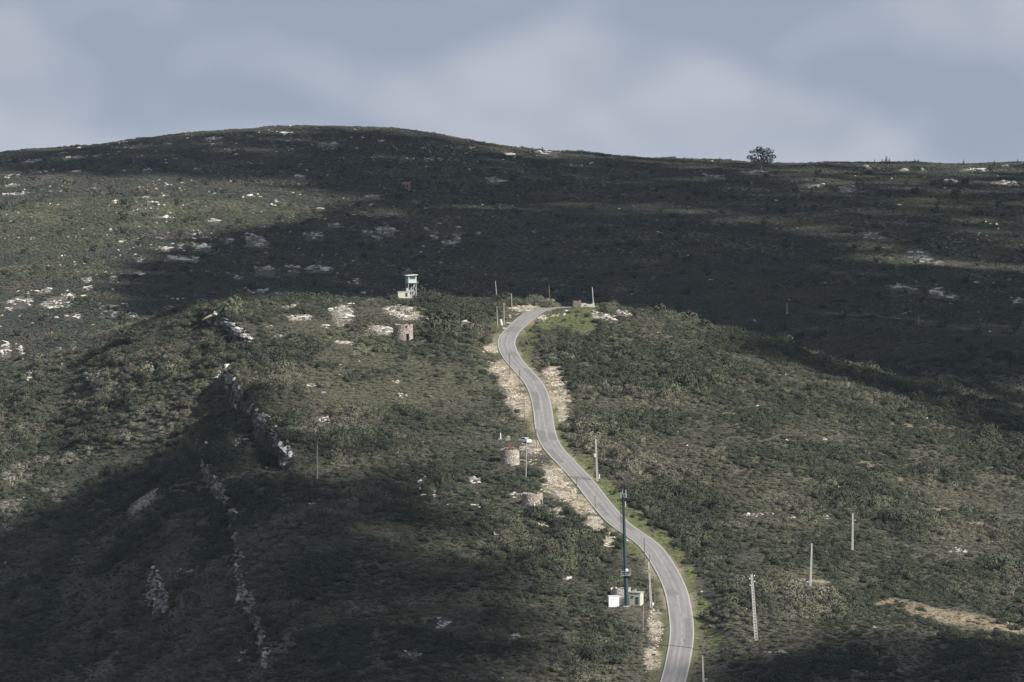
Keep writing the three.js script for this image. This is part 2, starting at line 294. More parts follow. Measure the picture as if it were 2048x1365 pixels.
// ---------------------------------------------------------------- road
const ROADW = 3.25;
function ribbon(from, to, step, offs, lift, colour) {                 // a strip along the road; offs: offsets from its middle
  const pos = [], col = [], uv = [], index = []; let rows = 0, c = [0, 0, 0];
  for (let i = from; i <= to; i += step) {
    const k = Math.min(i, ROAD.length - 1), a = ROAD[Math.max(Math.floor(k) - 2, 0)], b = ROAD[Math.min(Math.floor(k) + 2, ROAD.length - 1)], f = Math.floor(k), p = ROAD[f], q = ROAD[Math.min(f + 1, ROAD.length - 1)], w = k - f;
    const tx = b.x - a.x, tz = b.z - a.z, L = Math.hypot(tx, tz), px = lerp(p.x, q.x, w), py = lerp(p.y, q.y, w), pz = lerp(p.z, q.z, w);
    offs.forEach((o) => { const crown = 0.05 * (1 - (o / ROADW) ** 2); pos.push(px - tz / L * o, py + crown + lift, pz + tx / L * o); uv.push(o / 3, k * 1.2 / 3); if (colour) { colour(o, k, c); col.push(...c); } });
    rows++;
  }
  const n = offs.length;
  for (let r = 0; r < rows - 1; r++) for (let i = 0; i < n - 1; i++) { const o = r * n + i; index.push(o, o + 1, o + n + 1, o, o + n + 1, o + n); }
  const g = new THREE.BufferGeometry(); g.setAttribute('position', new THREE.Float32BufferAttribute(pos, 3)); g.setAttribute('uv', new THREE.Float32BufferAttribute(uv, 2));
  if (colour) g.setAttribute('color', new THREE.Float32BufferAttribute(col, 3)); g.setIndex(index); g.computeVertexNormals(); return g;
}
const STEP = roadCurve.getLength() / 760;                              // metres between road samples
const roadIndexAt = (v) => { let b = 0, e = 1e9; ROAD.forEach((p, i) => { const q = Math.abs(toPhoto(p.x, p.y, -p.z)[1] - v); if (q < e && i < 640) { e = q; b = i; } }); return b; };
{
  const tar = [[805, 820, -3, -0.9], [786, 800, -2.4, -0.2], [862, 884, -3.2, -0.4], [868, 880, 0.3, 3], [705, 712, -0.4, 2.4], [1010, 1030, -1.6, -0.3], [1038, 1060, 0.6, 2.2], [955, 958.5, -3.2, 3.2], [1182, 1190, -2.6, 0.4], [1240, 1290, 0.7, 2.6], [740, 760, 0.5, 2.4], [900, 925, -2.4, -0.6], [655, 664, -2.4, 2]].map(([a, b, l, r]) => [roadIndexAt(b), roadIndexAt(a), l, r]);
  const offs = []; for (let o = -ROADW; o <= ROADW + 0.01; o += 0.325) offs.push(o);
  const asphalt = (o, k, c) => {
    const s = k * STEP, wheel = Math.exp(-(((Math.abs(o) - 0.85) / 0.35) ** 2)) + Math.exp(-(((Math.abs(o) - 2.35) / 0.35) ** 2));
    let v = 0.305 + 0.1 * fbm(o * 1.9 + 7, s / 26, 3) + 0.05 * fbm(o * 2.4, s / 4, 3) - 0.036 * wheel * (1 + fbm(o, s / 15, 2));
    for (const [a, b, l, r] of tar) { const e = 0.5 * fbm(o * 1.5, s / 2, 2); if (k > a - 1 + e * 3 && k < b + 1 + e * 3 && o > l + e && o < r + e) v = Math.min(v, 0.215 + 0.05 * e); }
    c[0] = v * 1.05; c[1] = v * 0.985; c[2] = v * 0.945;
  };
  const road = setting('road', ribbon(0, 760, 0.5, offs, 0, asphalt), new THREE.MeshStandardMaterial({ vertexColors: true, map: GRAIN, roughness: 0.85 }));
  const paint = new THREE.MeshStandardMaterial({ color: new THREE.Color().setRGB(0.56, 0.54, 0.5), map: grainTexture(256, 0.6, 1, 5), roughness: 0.7 });
  for (const s of [-1, 1]) part('edge_line', ribbon(0, 760, 1, [s * 3.02 - 0.13, s * 3.02 + 0.13], 0.012), paint, road);
  const worn = new THREE.MeshStandardMaterial({ color: new THREE.Color().setRGB(0.5, 0.485, 0.45), map: paint.map, roughness: 0.8 });
  for (let i = 4; i < 690; i += 7) part('centre_dash', ribbon(i, i + 4, 1, [-0.07, 0.07], 0.012), worn, road);
}

// ---------------------------------------------------------------- low broken clouds off to the right, whose shadows lie on the hills
{
  const inPoly = (poly, x, y) => { let c = false; for (let i = 0, j = poly.length - 1; i < poly.length; j = i++) { const [a, b] = poly[i], [p, q] = poly[j]; if ((b > y) !== (q > y) && x < (p - a) * (y - b) / (q - b) + a) c = !c; } return c; };
  const edge = (poly, x, y, sy) => { let m = 1e9; for (let i = 0, j = poly.length - 1; i < poly.length; j = i++) { const [a, b] = poly[i], [p, q] = poly[j], tx = p - a, ty = (q - b) * sy, t = clamp(((x - a) * tx + (y - b) * sy * ty) / (tx * tx + ty * ty + 1e-6)); m = Math.min(m, Math.hypot(x - a - tx * t, (y - b) * sy - ty * t)); } return m; };
  const R = rng(77), puff = new THREE.IcosahedronGeometry(1, 1), white = mat(0.82, 0.83, 0.85, 1);
  // the outline is that of the shadow, row and column as in the survey; keep: how closed the cloud is; soft: width of its torn rim
  function cloud(poly, du, dv, dmin, dmax, high, radius, keep, soft, label) {
    const geos = [], us = poly.map((p) => p[0]), vs = poly.map((p) => p[1]);
    for (let v = Math.min(...vs); v <= Math.max(...vs); v += dv) for (let u = Math.min(...us); u <= Math.max(...us); u += du) {
      const U = u + (R() - 0.5) * du, V = v + (R() - 0.5) * dv, r0 = R(), r1 = R(), r2 = R(), r3 = R(); if (!inPoly(poly, U, V)) continue;
      const thin = fbm(U / 170 + high, V / 60, 3);
      if (r0 > (keep + thin * 0.5) * (0.18 + 0.82 * smooth(edge(poly, U, V, 2), 0, soft))) continue;
      const p = find(U, V); if (!p || p.d < dmin || p.d > dmax) continue;
      const k = (high - p.y) / SUN.y, rx = radius * (0.7 + 0.6 * r1), ry = 3 + 3 * r2, rd = rx * (0.9 + 0.7 * r3);
      const g = puff.clone(), a = g.attributes.position;
      for (let i = 0; i < a.count; i++) { const x = a.getX(i), y = a.getY(i), z = a.getZ(i), f = 1 + 0.35 * fbm(x * 1.4 + r1 * 50, z * 1.4 + y, 2); a.setXYZ(i, x * f * rx, y * f * ry, z * f * rd); }
      g.deleteAttribute('uv'); g.deleteAttribute('normal');
      g.translate(p.x + SUN.x * k, high + (r2 - 0.5) * 12, -p.d + SUN.z * k); geos.push(g);
    }
    const g = mergeGeometries(geos); g.computeVertexNormals();
    describe(part(numbered('cloud'), g, white, scene), label, 'cloud');
  }
  cloud([[700, 425], [1000, 420], [1400, 420], [1640, 470], [1780, 528], [2110, 552], [2110, 860], [1500, 860], [300, 665], [225, 610], [235, 556], [320, 498], [440, 460]], 32, 5, 1960, 3420, 900, 11.5, 1.0, 46, 'broad flat grey cloud bank drifting beside the valley, above the far hill');
  cloud([[600, 240], [1000, 265], [1560, 290], [1650, 400], [1660, 470], [1400, 428], [1000, 428], [700, 432], [600, 440], [690, 400], [560, 372], [540, 300]], 34, 4.5, 1960, 3420, 930, 11, 0.85, 60, 'wide thin cloud with many gaps behind the broad cloud bank');
  cloud([[-60, 296], [560, 248], [600, 362], [300, 362], [-60, 350]], 34, 4.5, 1960, 3420, 960, 11, 0.82, 40, 'small ragged cloud strip behind the wide thin cloud');
  cloud([[1600, 318], [2110, 320], [2110, 548], [1800, 525], [1660, 465], [1640, 400]], 32, 5, 1960, 3420, 935, 10.5, 0.55, 40, 'loose cloud shreds beyond the broad cloud bank');
  cloud([[-140, 1110], [120, 1005], [300, 905], [385, 868], [430, 868], [480, 925], [570, 1000], [640, 1100], [740, 1440], [-140, 1440]], 58, 13, 1100, 1900, 820, 9.5, 1.0, 120, 'thick low cloud puff, nearest to the rock bands');
  cloud([[560, 900], [880, 850], [930, 960], [950, 1100], [1080, 1250], [1130, 1440], [700, 1440]], 58, 13, 1100, 1700, 845, 9, 0.4, 90, 'loose cloud shreds beside the thick low puff');
  cloud([[1480, 650], [1800, 735], [2110, 820], [2110, 890], [1860, 822], [1690, 768], [1480, 700]], 36, 6, 1500, 2150, 880, 9.5, 0.85, 14, 'narrow torn cloud fringe in front of the broad cloud bank');
  cloud([[1440, 1345], [1580, 1310], [1720, 1272], [1800, 1270], [2110, 1290], [2110, 1440], [1420, 1440]], 58, 13, 1080, 1500, 800, 9, 0.95, 40, 'small round cloud puff low over the valley floor');
}

// ---------------------------------------------------------------- rocks
function rockGeometry(seed, flat, long) {
  const g = new THREE.IcosahedronGeometry(1.15, 1), a = g.attributes.position, R = rng(seed), ph = R() * 90, col = [];
  const cut = [...Array(13)].map(() => { const n = new THREE.Vector3(R() - 0.5, R() * 0.9 - 0.3, R() - 0.5).normalize(); return [n, 0.42 + 0.36 * R()]; });
  const v = new THREE.Vector3();
  for (let i = 0; i < a.count; i++) {
    v.fromBufferAttribute(a, i);
    v.multiplyScalar(1 + 0.5 * fbm(v.x * 1.7 + ph, v.y * 1.7 + v.z * 2.1, 3));
    for (const [n, c] of cut) { const q = v.dot(n) - c; if (q > 0) v.addScaledVector(n, -q); }
    a.setXYZ(i, v.x * long, v.y * flat, v.z);
  }
  const f = g; f.computeVertexNormals();
  for (let i = 0; i < a.count; i += 3) { const k = 0.86 + 0.26 * R(), w = R() < 0.14 ? 0.7 : 1; for (let j = 0; j < 3; j++) col.push(k * w, k * w * (0.985 + 0.02 * R()), k * w * (0.96 + 0.04 * R())); }
  f.setAttribute('color', new THREE.Float32BufferAttribute(col, 3)); f.deleteAttribute('uv'); return f;
}
const ROCKS = [...Array(7)].map((_, i) => rockGeometry(100 + i, 0.62, 1.25));
const SLABS = [...Array(6)].map((_, i) => rockGeometry(200 + i, 0.34, 1.9));
const limestone = new THREE.MeshStandardMaterial({ color: new THREE.Color().setRGB(0.45, 0.428, 0.395), vertexColors: true, roughness: 0.95 });
const greyRock = new THREE.MeshStandardMaterial({ color: new THREE.Color().setRGB(0.19, 0.182, 0.17), vertexColors: true, roughness: 0.95 });
const ochreRock = new THREE.MeshStandardMaterial({ color: new THREE.Color().setRGB(0.46, 0.39, 0.27), vertexColors: true, roughness: 0.95 });
const CLEAR = [];                                                      // where no shrub may stand: {e, front}
const OUTCROPS = [];
const hillLabel = ['pale limestone outcrop poking through the dark heath of the far hillside', 'limestone outcrops on the far hillside'];
const topLabel = ['thin limestone ledge just below the bare skyline of the far hill', 'limestone ledges under the skyline'];
const bandLabel = ['low limestone ledge in the green heath of the hill slope, above the shaded hollow', 'limestone ledges in the green heath'];
const shoulderLabel = ['scattered white boulders on the rounded shoulder beside the shaded hollow', 'white boulder fields on the shoulder'];
const ridgeLabel = ['sunlit bare limestone pavement on the ridge top near the round stone tower', 'limestone pavements on the ridge top'];
const flankLabel = ['small limestone outcrop among bushes on the flank below the ridge', 'limestone outcrops on the flank'];
const vergeLabel = ['loose limestone rubble on the bank beside the tarmac road', 'limestone rubble beside the road'];
const eastLabel = ['low limestone outcrop among grey green bushes across the road from the towers', 'limestone outcrops among grey green bushes'];
for (const [L, list] of [
  [topLabel, [[65, 322, 45, 5], [125, 306, 22, 3], [150, 314, 50, 4], [195, 311, 20, 4], [335, 287, 25, 4], [425, 277, 35, 6], [500, 272, 18, 4], [570, 266, 12, 3], [655, 289, 45, 8], [248, 341, 12, 4], [295, 340, 20, 5], [15, 351, 16, 5], [38, 350, 14, 4], [102, 341, 12, 3], [150, 343, 20, 3], [1018, 308, 22, 6], [1093, 308, 48, 12], [1028, 316, 10, 3], [858, 318, 22, 5], [882, 318, 10, 4], [725, 275, 8, 4], [760, 282, 10, 3], [1505, 345, 50, 4], [1430, 353, 40, 5], [1812, 340, 22, 5], [1852, 340, 20, 5], [1950, 341, 60, 7], [2012, 333, 16, 4], [2010, 365, 55, 5], [1900, 362, 30, 5], [1625, 371, 50, 7], [1697, 378, 32, 12], [395, 338, 15, 3], [1738, 336, 14, 4]]],
  [bandLabel, [[25, 370, 38, 3], [30, 387, 52, 5], [188, 377, 26, 3], [280, 374, 26, 2], [285, 394, 42, 3], [328, 392, 20, 4], [325, 434, 42, 3], [500, 392, 24, 3], [640, 417, 20, 2], [245, 483, 14, 6], [280, 477, 14, 3], [430, 442, 25, 5], [552, 402, 4, 7]]],
  [hillLabel, [[600, 353, 26, 6], [330, 498, 24, 10], [360, 493, 16, 12], [403, 494, 38, 14], [365, 518, 62, 13], [280, 520, 16, 8], [498, 471, 20, 8], [513, 483, 42, 20], [458, 482, 18, 8], [630, 471, 38, 13], [530, 542, 42, 16], [474, 554, 18, 8], [585, 534, 32, 8], [635, 537, 48, 14], [590, 544, 20, 6], [510, 584, 42, 6], [672, 450, 34, 7], [735, 464, 24, 6], [770, 462, 38, 16], [755, 476, 16, 9], [852, 458, 10, 5], [872, 463, 14, 4], [868, 474, 14, 8], [918, 455, 14, 5], [914, 475, 16, 20], [900, 486, 32, 7], [958, 466, 9, 4], [835, 403, 16, 4], [852, 417, 10, 3], [745, 393, 34, 5], [1012, 411, 34, 3], [985, 360, 34, 9], [712, 561, 16, 8], [815, 540, 18, 5], [655, 540, 18, 10], [880, 526, 8, 3], [1742, 470, 30, 12], [1762, 476, 22, 6], [1765, 497, 14, 5], [1835, 512, 52, 24], [1878, 525, 28, 6], [1798, 573, 38, 12], [1828, 580, 26, 8], [1876, 585, 32, 16], [1908, 592, 22, 10], [2035, 602, 22, 10], [1598, 602, 14, 5], [1850, 520, 20, 10], [1955, 564, 8, 4], [2020, 560, 10, 4]]],
  [shoulderLabel, [[277, 547, 18, 10], [175, 561, 24, 10], [228, 557, 18, 8], [90, 583, 30, 8], [55, 589, 16, 6], [175, 577, 22, 6], [40, 605, 54, 22], [112, 606, 60, 20], [150, 633, 44, 12], [222, 622, 50, 24], [262, 632, 34, 14], [206, 664, 16, 7], [170, 668, 14, 9], [217, 656, 8, 4], [120, 674, 14, 6], [135, 592, 30, 8]]],
  [flankLabel, [[12, 700, 22, 28], [42, 706, 10, 30], [120, 700, 14, 12], [150, 690, 10, 22], [122, 727, 12, 18], [58, 752, 18, 18], [200, 746, 14, 12], [455, 731, 32, 9], [440, 752, 18, 30], [625, 772, 30, 9], [646, 786, 10, 10], [290, 1003, 62, 22], [478, 880, 26, 24], [535, 936, 16, 12], [385, 1143, 22, 8], [360, 1140, 16, 6], [243, 1275, 28, 8], [650, 838, 36, 22], [890, 1247, 26, 18], [1030, 1275, 30, 14], [875, 1235, 12, 8], [950, 960, 24, 14], [1030, 992, 22, 10], [870, 985, 9, 30], [485, 1306, 24, 10], [405, 1310, 12, 8], [820, 1310, 40, 12], [1135, 1160, 26, 5], [430, 1275, 12, 8], [790, 765, 24, 6], [805, 790, 16, 10], [700, 870, 14, 8], [575, 1130, 10, 10], [645, 978, 14, 8], [625, 1008, 14, 6], [790, 890, 10, 5], [955, 1010, 20, 10]]],
  [ridgeLabel, [[685, 628, 44, 40], [600, 635, 42, 12], [575, 613, 30, 5], [800, 620, 62, 14], [800, 634, 50, 10], [760, 659, 54, 16], [690, 685, 42, 7], [555, 673, 14, 12], [535, 652, 14, 8], [860, 636, 18, 6], [930, 648, 36, 10], [1206, 632, 44, 12], [1195, 626, 24, 6], [1250, 628, 44, 7], [1225, 640, 24, 6], [700, 608, 30, 5], [775, 676, 20, 6], [850, 683, 30, 4], [890, 640, 22, 6], [650, 655, 16, 8]]],
  [vergeLabel, [[1040, 622, 60, 12], [1060, 614, 50, 6], [1022, 632, 20, 8], [1090, 640, 24, 8], [1110, 632, 30, 8], [1000, 740, 40, 16], [1035, 800, 30, 30], [1120, 770, 34, 14], [1130, 800, 30, 14], [1100, 752, 24, 12], [1100, 975, 40, 24], [1130, 1000, 30, 20], [1165, 1020, 24, 20], [1190, 1052, 30, 24], [1075, 905, 26, 20], [1215, 1090, 24, 16], [1060, 925, 40, 12], [1120, 942, 24, 10], [1150, 985, 20, 12], [1085, 1050, 30, 12], [1015, 770, 24, 18], [975, 700, 20, 12], [1130, 975, 26, 14]]],
  [eastLabel, [[1520, 1030, 60, 7], [1580, 1034, 30, 7], [1645, 1036, 36, 6], [1920, 1105, 36, 16], [1465, 1052, 6, 4], [1610, 1162, 22, 6], [1675, 975, 16, 10], [1575, 882, 10, 4], [1720, 1345, 40, 5], [1550, 1305, 50, 6], [1390, 745, 20, 5], [1510, 643, 12, 5], [1650, 880, 10, 4]]],
]) for (const [u, v, w, h] of list) { let e = ellipse(u, v, w, h); if (e && L === ridgeLabel && e.d > 1960) { const q = onRidge(u, v), w2 = toPhoto(q.x, q.y, q.d)[1]; e = ellipse(u, w2 + h / 2 + 1, w, h); } if (e) { const look = w / h > 6 ? 'long thin' : w * h > 400 ? 'broad' : w * h < 90 ? 'small' : 'medium sized', [text, group] = L; OUTCROPS.push({ L: L, text: look + ' ' + text.replace(/^(small|low|thin) /, ''), group: look + ' ' + group, e, w, h, u, v }); CLEAR.push({ e, front: clamp(e.d * 0.0042, 5, 10) }); } }

{ const e = ellipse(484, 668, 64, 44); CLEAR.push({ e, front: 10 }); }
for (const k of [0, 1, 2, 3]) { const s = SCARPS[k]; for (let i = 0; i < s.pts.length - 1; i++) for (let t = 0; t < 1; t += 0.12) CLEAR.push({ e: { x: lerp(s.pts[i][0], s.pts[i + 1][0], t), d: lerp(s.pts[i][1], s.pts[i + 1][1], t), rx: 0.8, rd: 2, sh: 0 }, front: 0 }); }

// ---------------------------------------------------------------- small builders
const box = (w, h, d, x = 0, y = 0, z = 0) => new THREE.BoxGeometry(w, h, d).translate(x, y, z);
const V3 = (x, y, z) => new THREE.Vector3(x, y, z);
function bar(a, b, r, n = 6, r2 = r) {
  const L = a.distanceTo(b), g = new THREE.CylinderGeometry(r2, r, L, n); g.translate(0, L / 2, 0);
  g.applyQuaternion(new THREE.Quaternion().setFromUnitVectors(V3(0, 1, 0), b.clone().sub(a).normalize())); return g.translate(a.x, a.y, a.z);
}
const joined = (...gs) => mergeGeometries(gs.map((g) => { const h = g.index ? g.toNonIndexed() : g.clone(); for (const k of Object.keys(h.attributes)) if (!['position', 'normal', 'uv'].includes(k)) h.deleteAttribute(k); return h; }));
const M = {
  plasterOld: mat(0.22, 0.2, 0.165, 0.95), concrete: mat(0.55, 0.535, 0.5, 0.95, { map: grainTexture(256, 0.7, 1, 21) }), wood: mat(0.2, 0.165, 0.13, 0.95, { map: grainTexture(256, 0.6, 1, 22) }), oldWood: mat(0.26, 0.235, 0.205, 0.95), steel: mat(0.42, 0.44, 0.45, 0.5, { metalness: 0.6 }), porcelain: mat(0.75, 0.75, 0.72, 0.3),
  green: mat(0.02, 0.045, 0.043, 0.5), white: mat(0.78, 0.78, 0.76, 0.6, { map: grainTexture(256, 0.86, 1, 23) }), plaster: mat(0.55, 0.53, 0.46, 0.9, { map: grainTexture(256, 0.74, 1, 24) }), dark: mat(0.025, 0.027, 0.03, 0.6), grey: mat(0.33, 0.335, 0.34, 0.7), roofRed: mat(0.3, 0.1, 0.065, 0.9), red: mat(0.13, 0.022, 0.022, 0.9), slate: mat(0.11, 0.11, 0.12, 0.85), door: mat(0.03, 0.06, 0.055, 0.7),
  blue: mat(0.34, 0.375, 0.385, 0.6), glass: new THREE.MeshPhysicalMaterial({ color: new THREE.Color().setRGB(0.05, 0.07, 0.08), roughness: 0.1 }), paint: new THREE.MeshPhysicalMaterial({ color: new THREE.Color().setRGB(0.8, 0.81, 0.82), roughness: 0.3, clearcoat: 0.8 }), rubber: mat(0.02, 0.02, 0.02, 0.9), tail: mat(0.35, 0.02, 0.02, 0.3),
};

// ---------------------------------------------------------------- round stone towers (old windmills without cap)
function towerWall(r0, r1, h, sunk, openings, tint, seed, ragged = 0.25) {
  const NA = 76, NH = Math.round((h + sunk) / 0.3), R = rng(seed), pos = [], col = [], thick = 0.75;
  const top = (a) => h - ragged * (0.5 + fbm(Math.cos(a) * 2.5 + seed, Math.sin(a) * 2.5, 3)), open = (i, j) => { const a = (i + 0.5) / NA * 2 * Math.PI - Math.PI, y = -sunk + (j + 0.5) / NH * (h + sunk); return openings.some((o) => Math.abs(a - o.a) * r0 < o.w / 2 && y > o.y0 && y < o.y1); };
  const P = (i, j, inner) => { const a = i / NA * 2 * Math.PI - Math.PI, y = Math.min(-sunk + j / NH * (h + sunk), 1e9), t = j / NH, yy = -sunk + t * (top(a) + sunk), r = lerp(r0, r1, clamp(yy / h)) - (inner ? thick : 0) + 0.06 * vnoise(i * 0.9 + seed, j * 0.9 + (inner ? 50 : 0)); return [Math.sin(a) * r, yy, Math.cos(a) * r]; };
  const quad = (a, b, c, d, k) => { for (const p of [a, b, c, a, c, d]) { pos.push(...p); col.push(...k); } };
  const stone = () => { const k = 0.68 + 0.6 * R(), m = R(); return m < 0.12 ? [0.5 * k, 0.48 * k, 0.44 * k] : [tint[0] * k * (0.9 + 0.2 * m), tint[1] * k, tint[2] * k]; };
  for (let j = 0; j < NH; j++) for (let i = 0; i < NA; i++) {
    const hole = open(i, j), k = stone();
    if (!hole) { quad(P(i, j), P(i + 1, j), P(i + 1, j + 1), P(i, j + 1), k); quad(P(i + 1, j, 1), P(i, j, 1), P(i, j + 1, 1), P(i + 1, j + 1, 1), k); }
    else {
      if (!open(i - 1, j)) quad(P(i, j, 1), P(i, j), P(i, j + 1), P(i, j + 1, 1), k); if (!open(i + 1, j)) quad(P(i + 1, j), P(i + 1, j, 1), P(i + 1, j + 1, 1), P(i + 1, j + 1), k);
      if (!open(i, j + 1)) quad(P(i, j + 1), P(i + 1, j + 1), P(i + 1, j + 1, 1), P(i, j + 1, 1), k); if (j === 0 || !open(i, j - 1)) quad(P(i, j, 1), P(i + 1, j, 1), P(i + 1, j), P(i, j), k);
    }
    if (j === NH - 1) quad(P(i, NH), P(i + 1, NH), P(i + 1, NH, 1), P(i, NH, 1), stone());
  }
  const g = new THREE.BufferGeometry(); g.setAttribute('position', new THREE.Float32BufferAttribute(pos, 3)); g.setAttribute('color', new THREE.Float32BufferAttribute(col, 3)); g.computeVertexNormals(); return g;
}
const stoneMat = new THREE.MeshStandardMaterial({ vertexColors: true, roughness: 0.95 });
function tower(u, vBase, wpx, hpx, label, openings, tint, seed, ragged, taper = 0.93) {
  const p = find(u, vBase), k = p.d / FPX, r = wpx / 2 * k, h = hpx * k, o = thing('windmill_ruin', label, 'tower', [p.x, p.y, -p.d - r * 0.6]);
  part('wall', towerWall(r * 1.02, r * taper, h, 3, openings, tint, seed, ragged), stoneMat, o);
  CLEAR.push({ e: { x: p.x, d: p.d + r * 0.4, rx: r * 1.25, rd: r * 1.3, sh: 0 }, front: 5 });
  return { o, r, h, k };
}
function buildTowers() {
  { const { o, r } = tower(806, 681, 40, 33, 'reddish round stone tower with door and square window on the ridge top', [{ a: 0.5, w: 1.0, y0: -0.2, y1: 2.3 }, { a: 0.36, w: 0.95, y0: 4.3, y1: 5.3 }], [0.2, 0.158, 0.135], 31, 0.7);
    part('door_lintel', box(1.5, 0.22, 0.35, Math.sin(0.5) * r, 2.42, Math.cos(0.5) * r - 0.05).rotateY(0), M.oldWood, o); part('window_lintel', box(1.3, 0.18, 0.3, Math.sin(0.36) * r * 0.95, 5.42, Math.cos(0.36) * r * 0.95 - 0.02), M.oldWood, o); }
  { const { o, r, h } = tower(1020, 930, 38, 31, 'pale round stone tower with collapsed dark red roof timbers on top', [], [0.22, 0.195, 0.165], 32, 0.6, 0.96);
    const cap = []; for (const i of [0, 1, 2.2, 3.4, 4, 5.5, 6.2]) { const a = i / 7 * 6.283; cap.push(box(0.85, 0.09, 1.5).rotateX(0.62).translate(0, 0.55, 0.62).rotateY(a)); }
    const roof = part('broken_cap', joined(...cap, new THREE.ConeGeometry(0.55, 0.5, 9).translate(0, 1.05, 0)), M.red, o); roof.position.set(-0.2, h, 0); roof.scale.set(1.25, 1.05, 1.25);
    for (let i = 0; i < 10; i++) { const a = i / 10 * 6.283 + 0.2; part('rafter', bar(V3(Math.sin(a) * (r - 0.3), h - 0.1, Math.cos(a) * (r - 0.3)), V3(-0.2 + Math.sin(a) * 0.5, h + 0.75, Math.cos(a) * 0.5), 0.07), M.oldWood, o); } }
  tower(1065, 1013, 42, 27, 'squat buff round stone tower with a dark doorway on its side, roofless', [{ a: 1.0, w: 1.3, y0: -0.4, y1: 2.0 }], [0.22, 0.192, 0.16], 33, 0.6, 0.97);
  tower(1242, 1196, 42, 21, 'crumbling grey round tower stub behind the telecom cabinets', [{ a: 2.4, w: 1, y0: 0, y1: 2 }], [0.27, 0.25, 0.235], 34, 0.9, 0.95);
}

// ---------------------------------------------------------------- poles
function pole(u, vBase, uTop, vTop, kind, label, group, fit = {}) {
  const p = fit.crest ? onRidge(u, vBase) : find(u, vBase), k = p.d / FPX, h = (toPhoto(p.x, p.y, p.d)[1] - vTop) * k, lean = (uTop - u) * k, o = thing(kind === 'post' ? 'marker_post' : 'utility_pole', label, 'pole', [p.x, p.y, -p.d], fit.turn ?? 0, group);
  o.rotation.z = -Math.atan2(lean, h);
  const H = h;
  if (kind === 'lattice') {                                          // concrete pole with climbing openings
    const w0 = fit.w ?? 0.5, w1 = w0 * 0.55, n = Math.round(H / 0.75), legs = [];
    for (const s of [-1, 1]) { const g = box(0.2, H + 0.8, 0.3, 0, (H - 0.8) / 2, 0), a = g.attributes.position; for (let i = 0; i < a.count; i++) a.setX(i, a.getX(i) + s * lerp(w0, w1, clamp(a.getY(i) / H)) * 0.5 - s * 0.07); g.computeVertexNormals(); part('leg', g, M.concrete, o); }
    for (let i = 0; i < n; i++) { const y = (i + 0.35) / n * H, w = lerp(w0, w1, y / H); part('rung', box(Math.max(w - 0.2, 0.06), i % 5 === 4 ? 0.62 : 0.5, 0.2, 0, y, 0), M.concrete, o); }
    if (fit.arms) for (const [y, s] of fit.arms) { const a = part('insulator_arm', bar(V3(0, H - y, 0.1), V3(s * 0.62, H - y, 0.1), 0.035), M.steel, o); part('insulator', new THREE.LatheGeometry([[0.01, 0], [0.1, 0.02], [0.15, 0.1], [0.08, 0.16], [0.12, 0.24], [0.05, 0.32], [0.01, 0.34]].map(([x, y]) => new THREE.Vector2(x, y)), 9).translate(s * 0.62, H - y, 0.1), M.porcelain, a); }
  } else if (kind === 'wood') {
    const r = fit.w ?? 0.17; part('shaft', bar(V3(0, -0.8, 0), V3(0, H, 0), r, 9, r * 0.68), fit.m ?? M.wood, o);
    part('cap', new THREE.ConeGeometry(r * 0.75, 0.12, 9).translate(0, H + 0.06, 0), M.steel, o);
    if (fit.lamp !== undefined) { const s = 1; part('hook', bar(V3(0, H - 1.6, 0.1), V3(s * 0.45, H - 1.6, 0.1), 0.03), M.steel, o); part('insulator', new THREE.SphereGeometry(0.13, 8, 6).scale(1, 1.3, 1).translate(0.48, H - 1.52, 0.1), M.porcelain, o); }
    if (fit.arm) { part('crossarm', box(1.4, 0.1, 0.1, 0, H - 0.35, r), M.wood, o); for (const s of [-0.6, 0.6]) part('insulator', new THREE.CylinderGeometry(0.05, 0.08, 0.22, 8).translate(s, H - 0.19, r), M.porcelain, o); }
  } else { part('shaft', bar(V3(0, -0.4, 0), V3(0, H, 0), fit.w ?? 0.09, 7, (fit.w ?? 0.09) * 0.85), fit.m ?? M.wood, o); part('cap', new THREE.ConeGeometry((fit.w ?? 0.09) * 0.95, 0.08, 7).translate(0, H + 0.04, 0), M.steel, o); }
  return o;
}
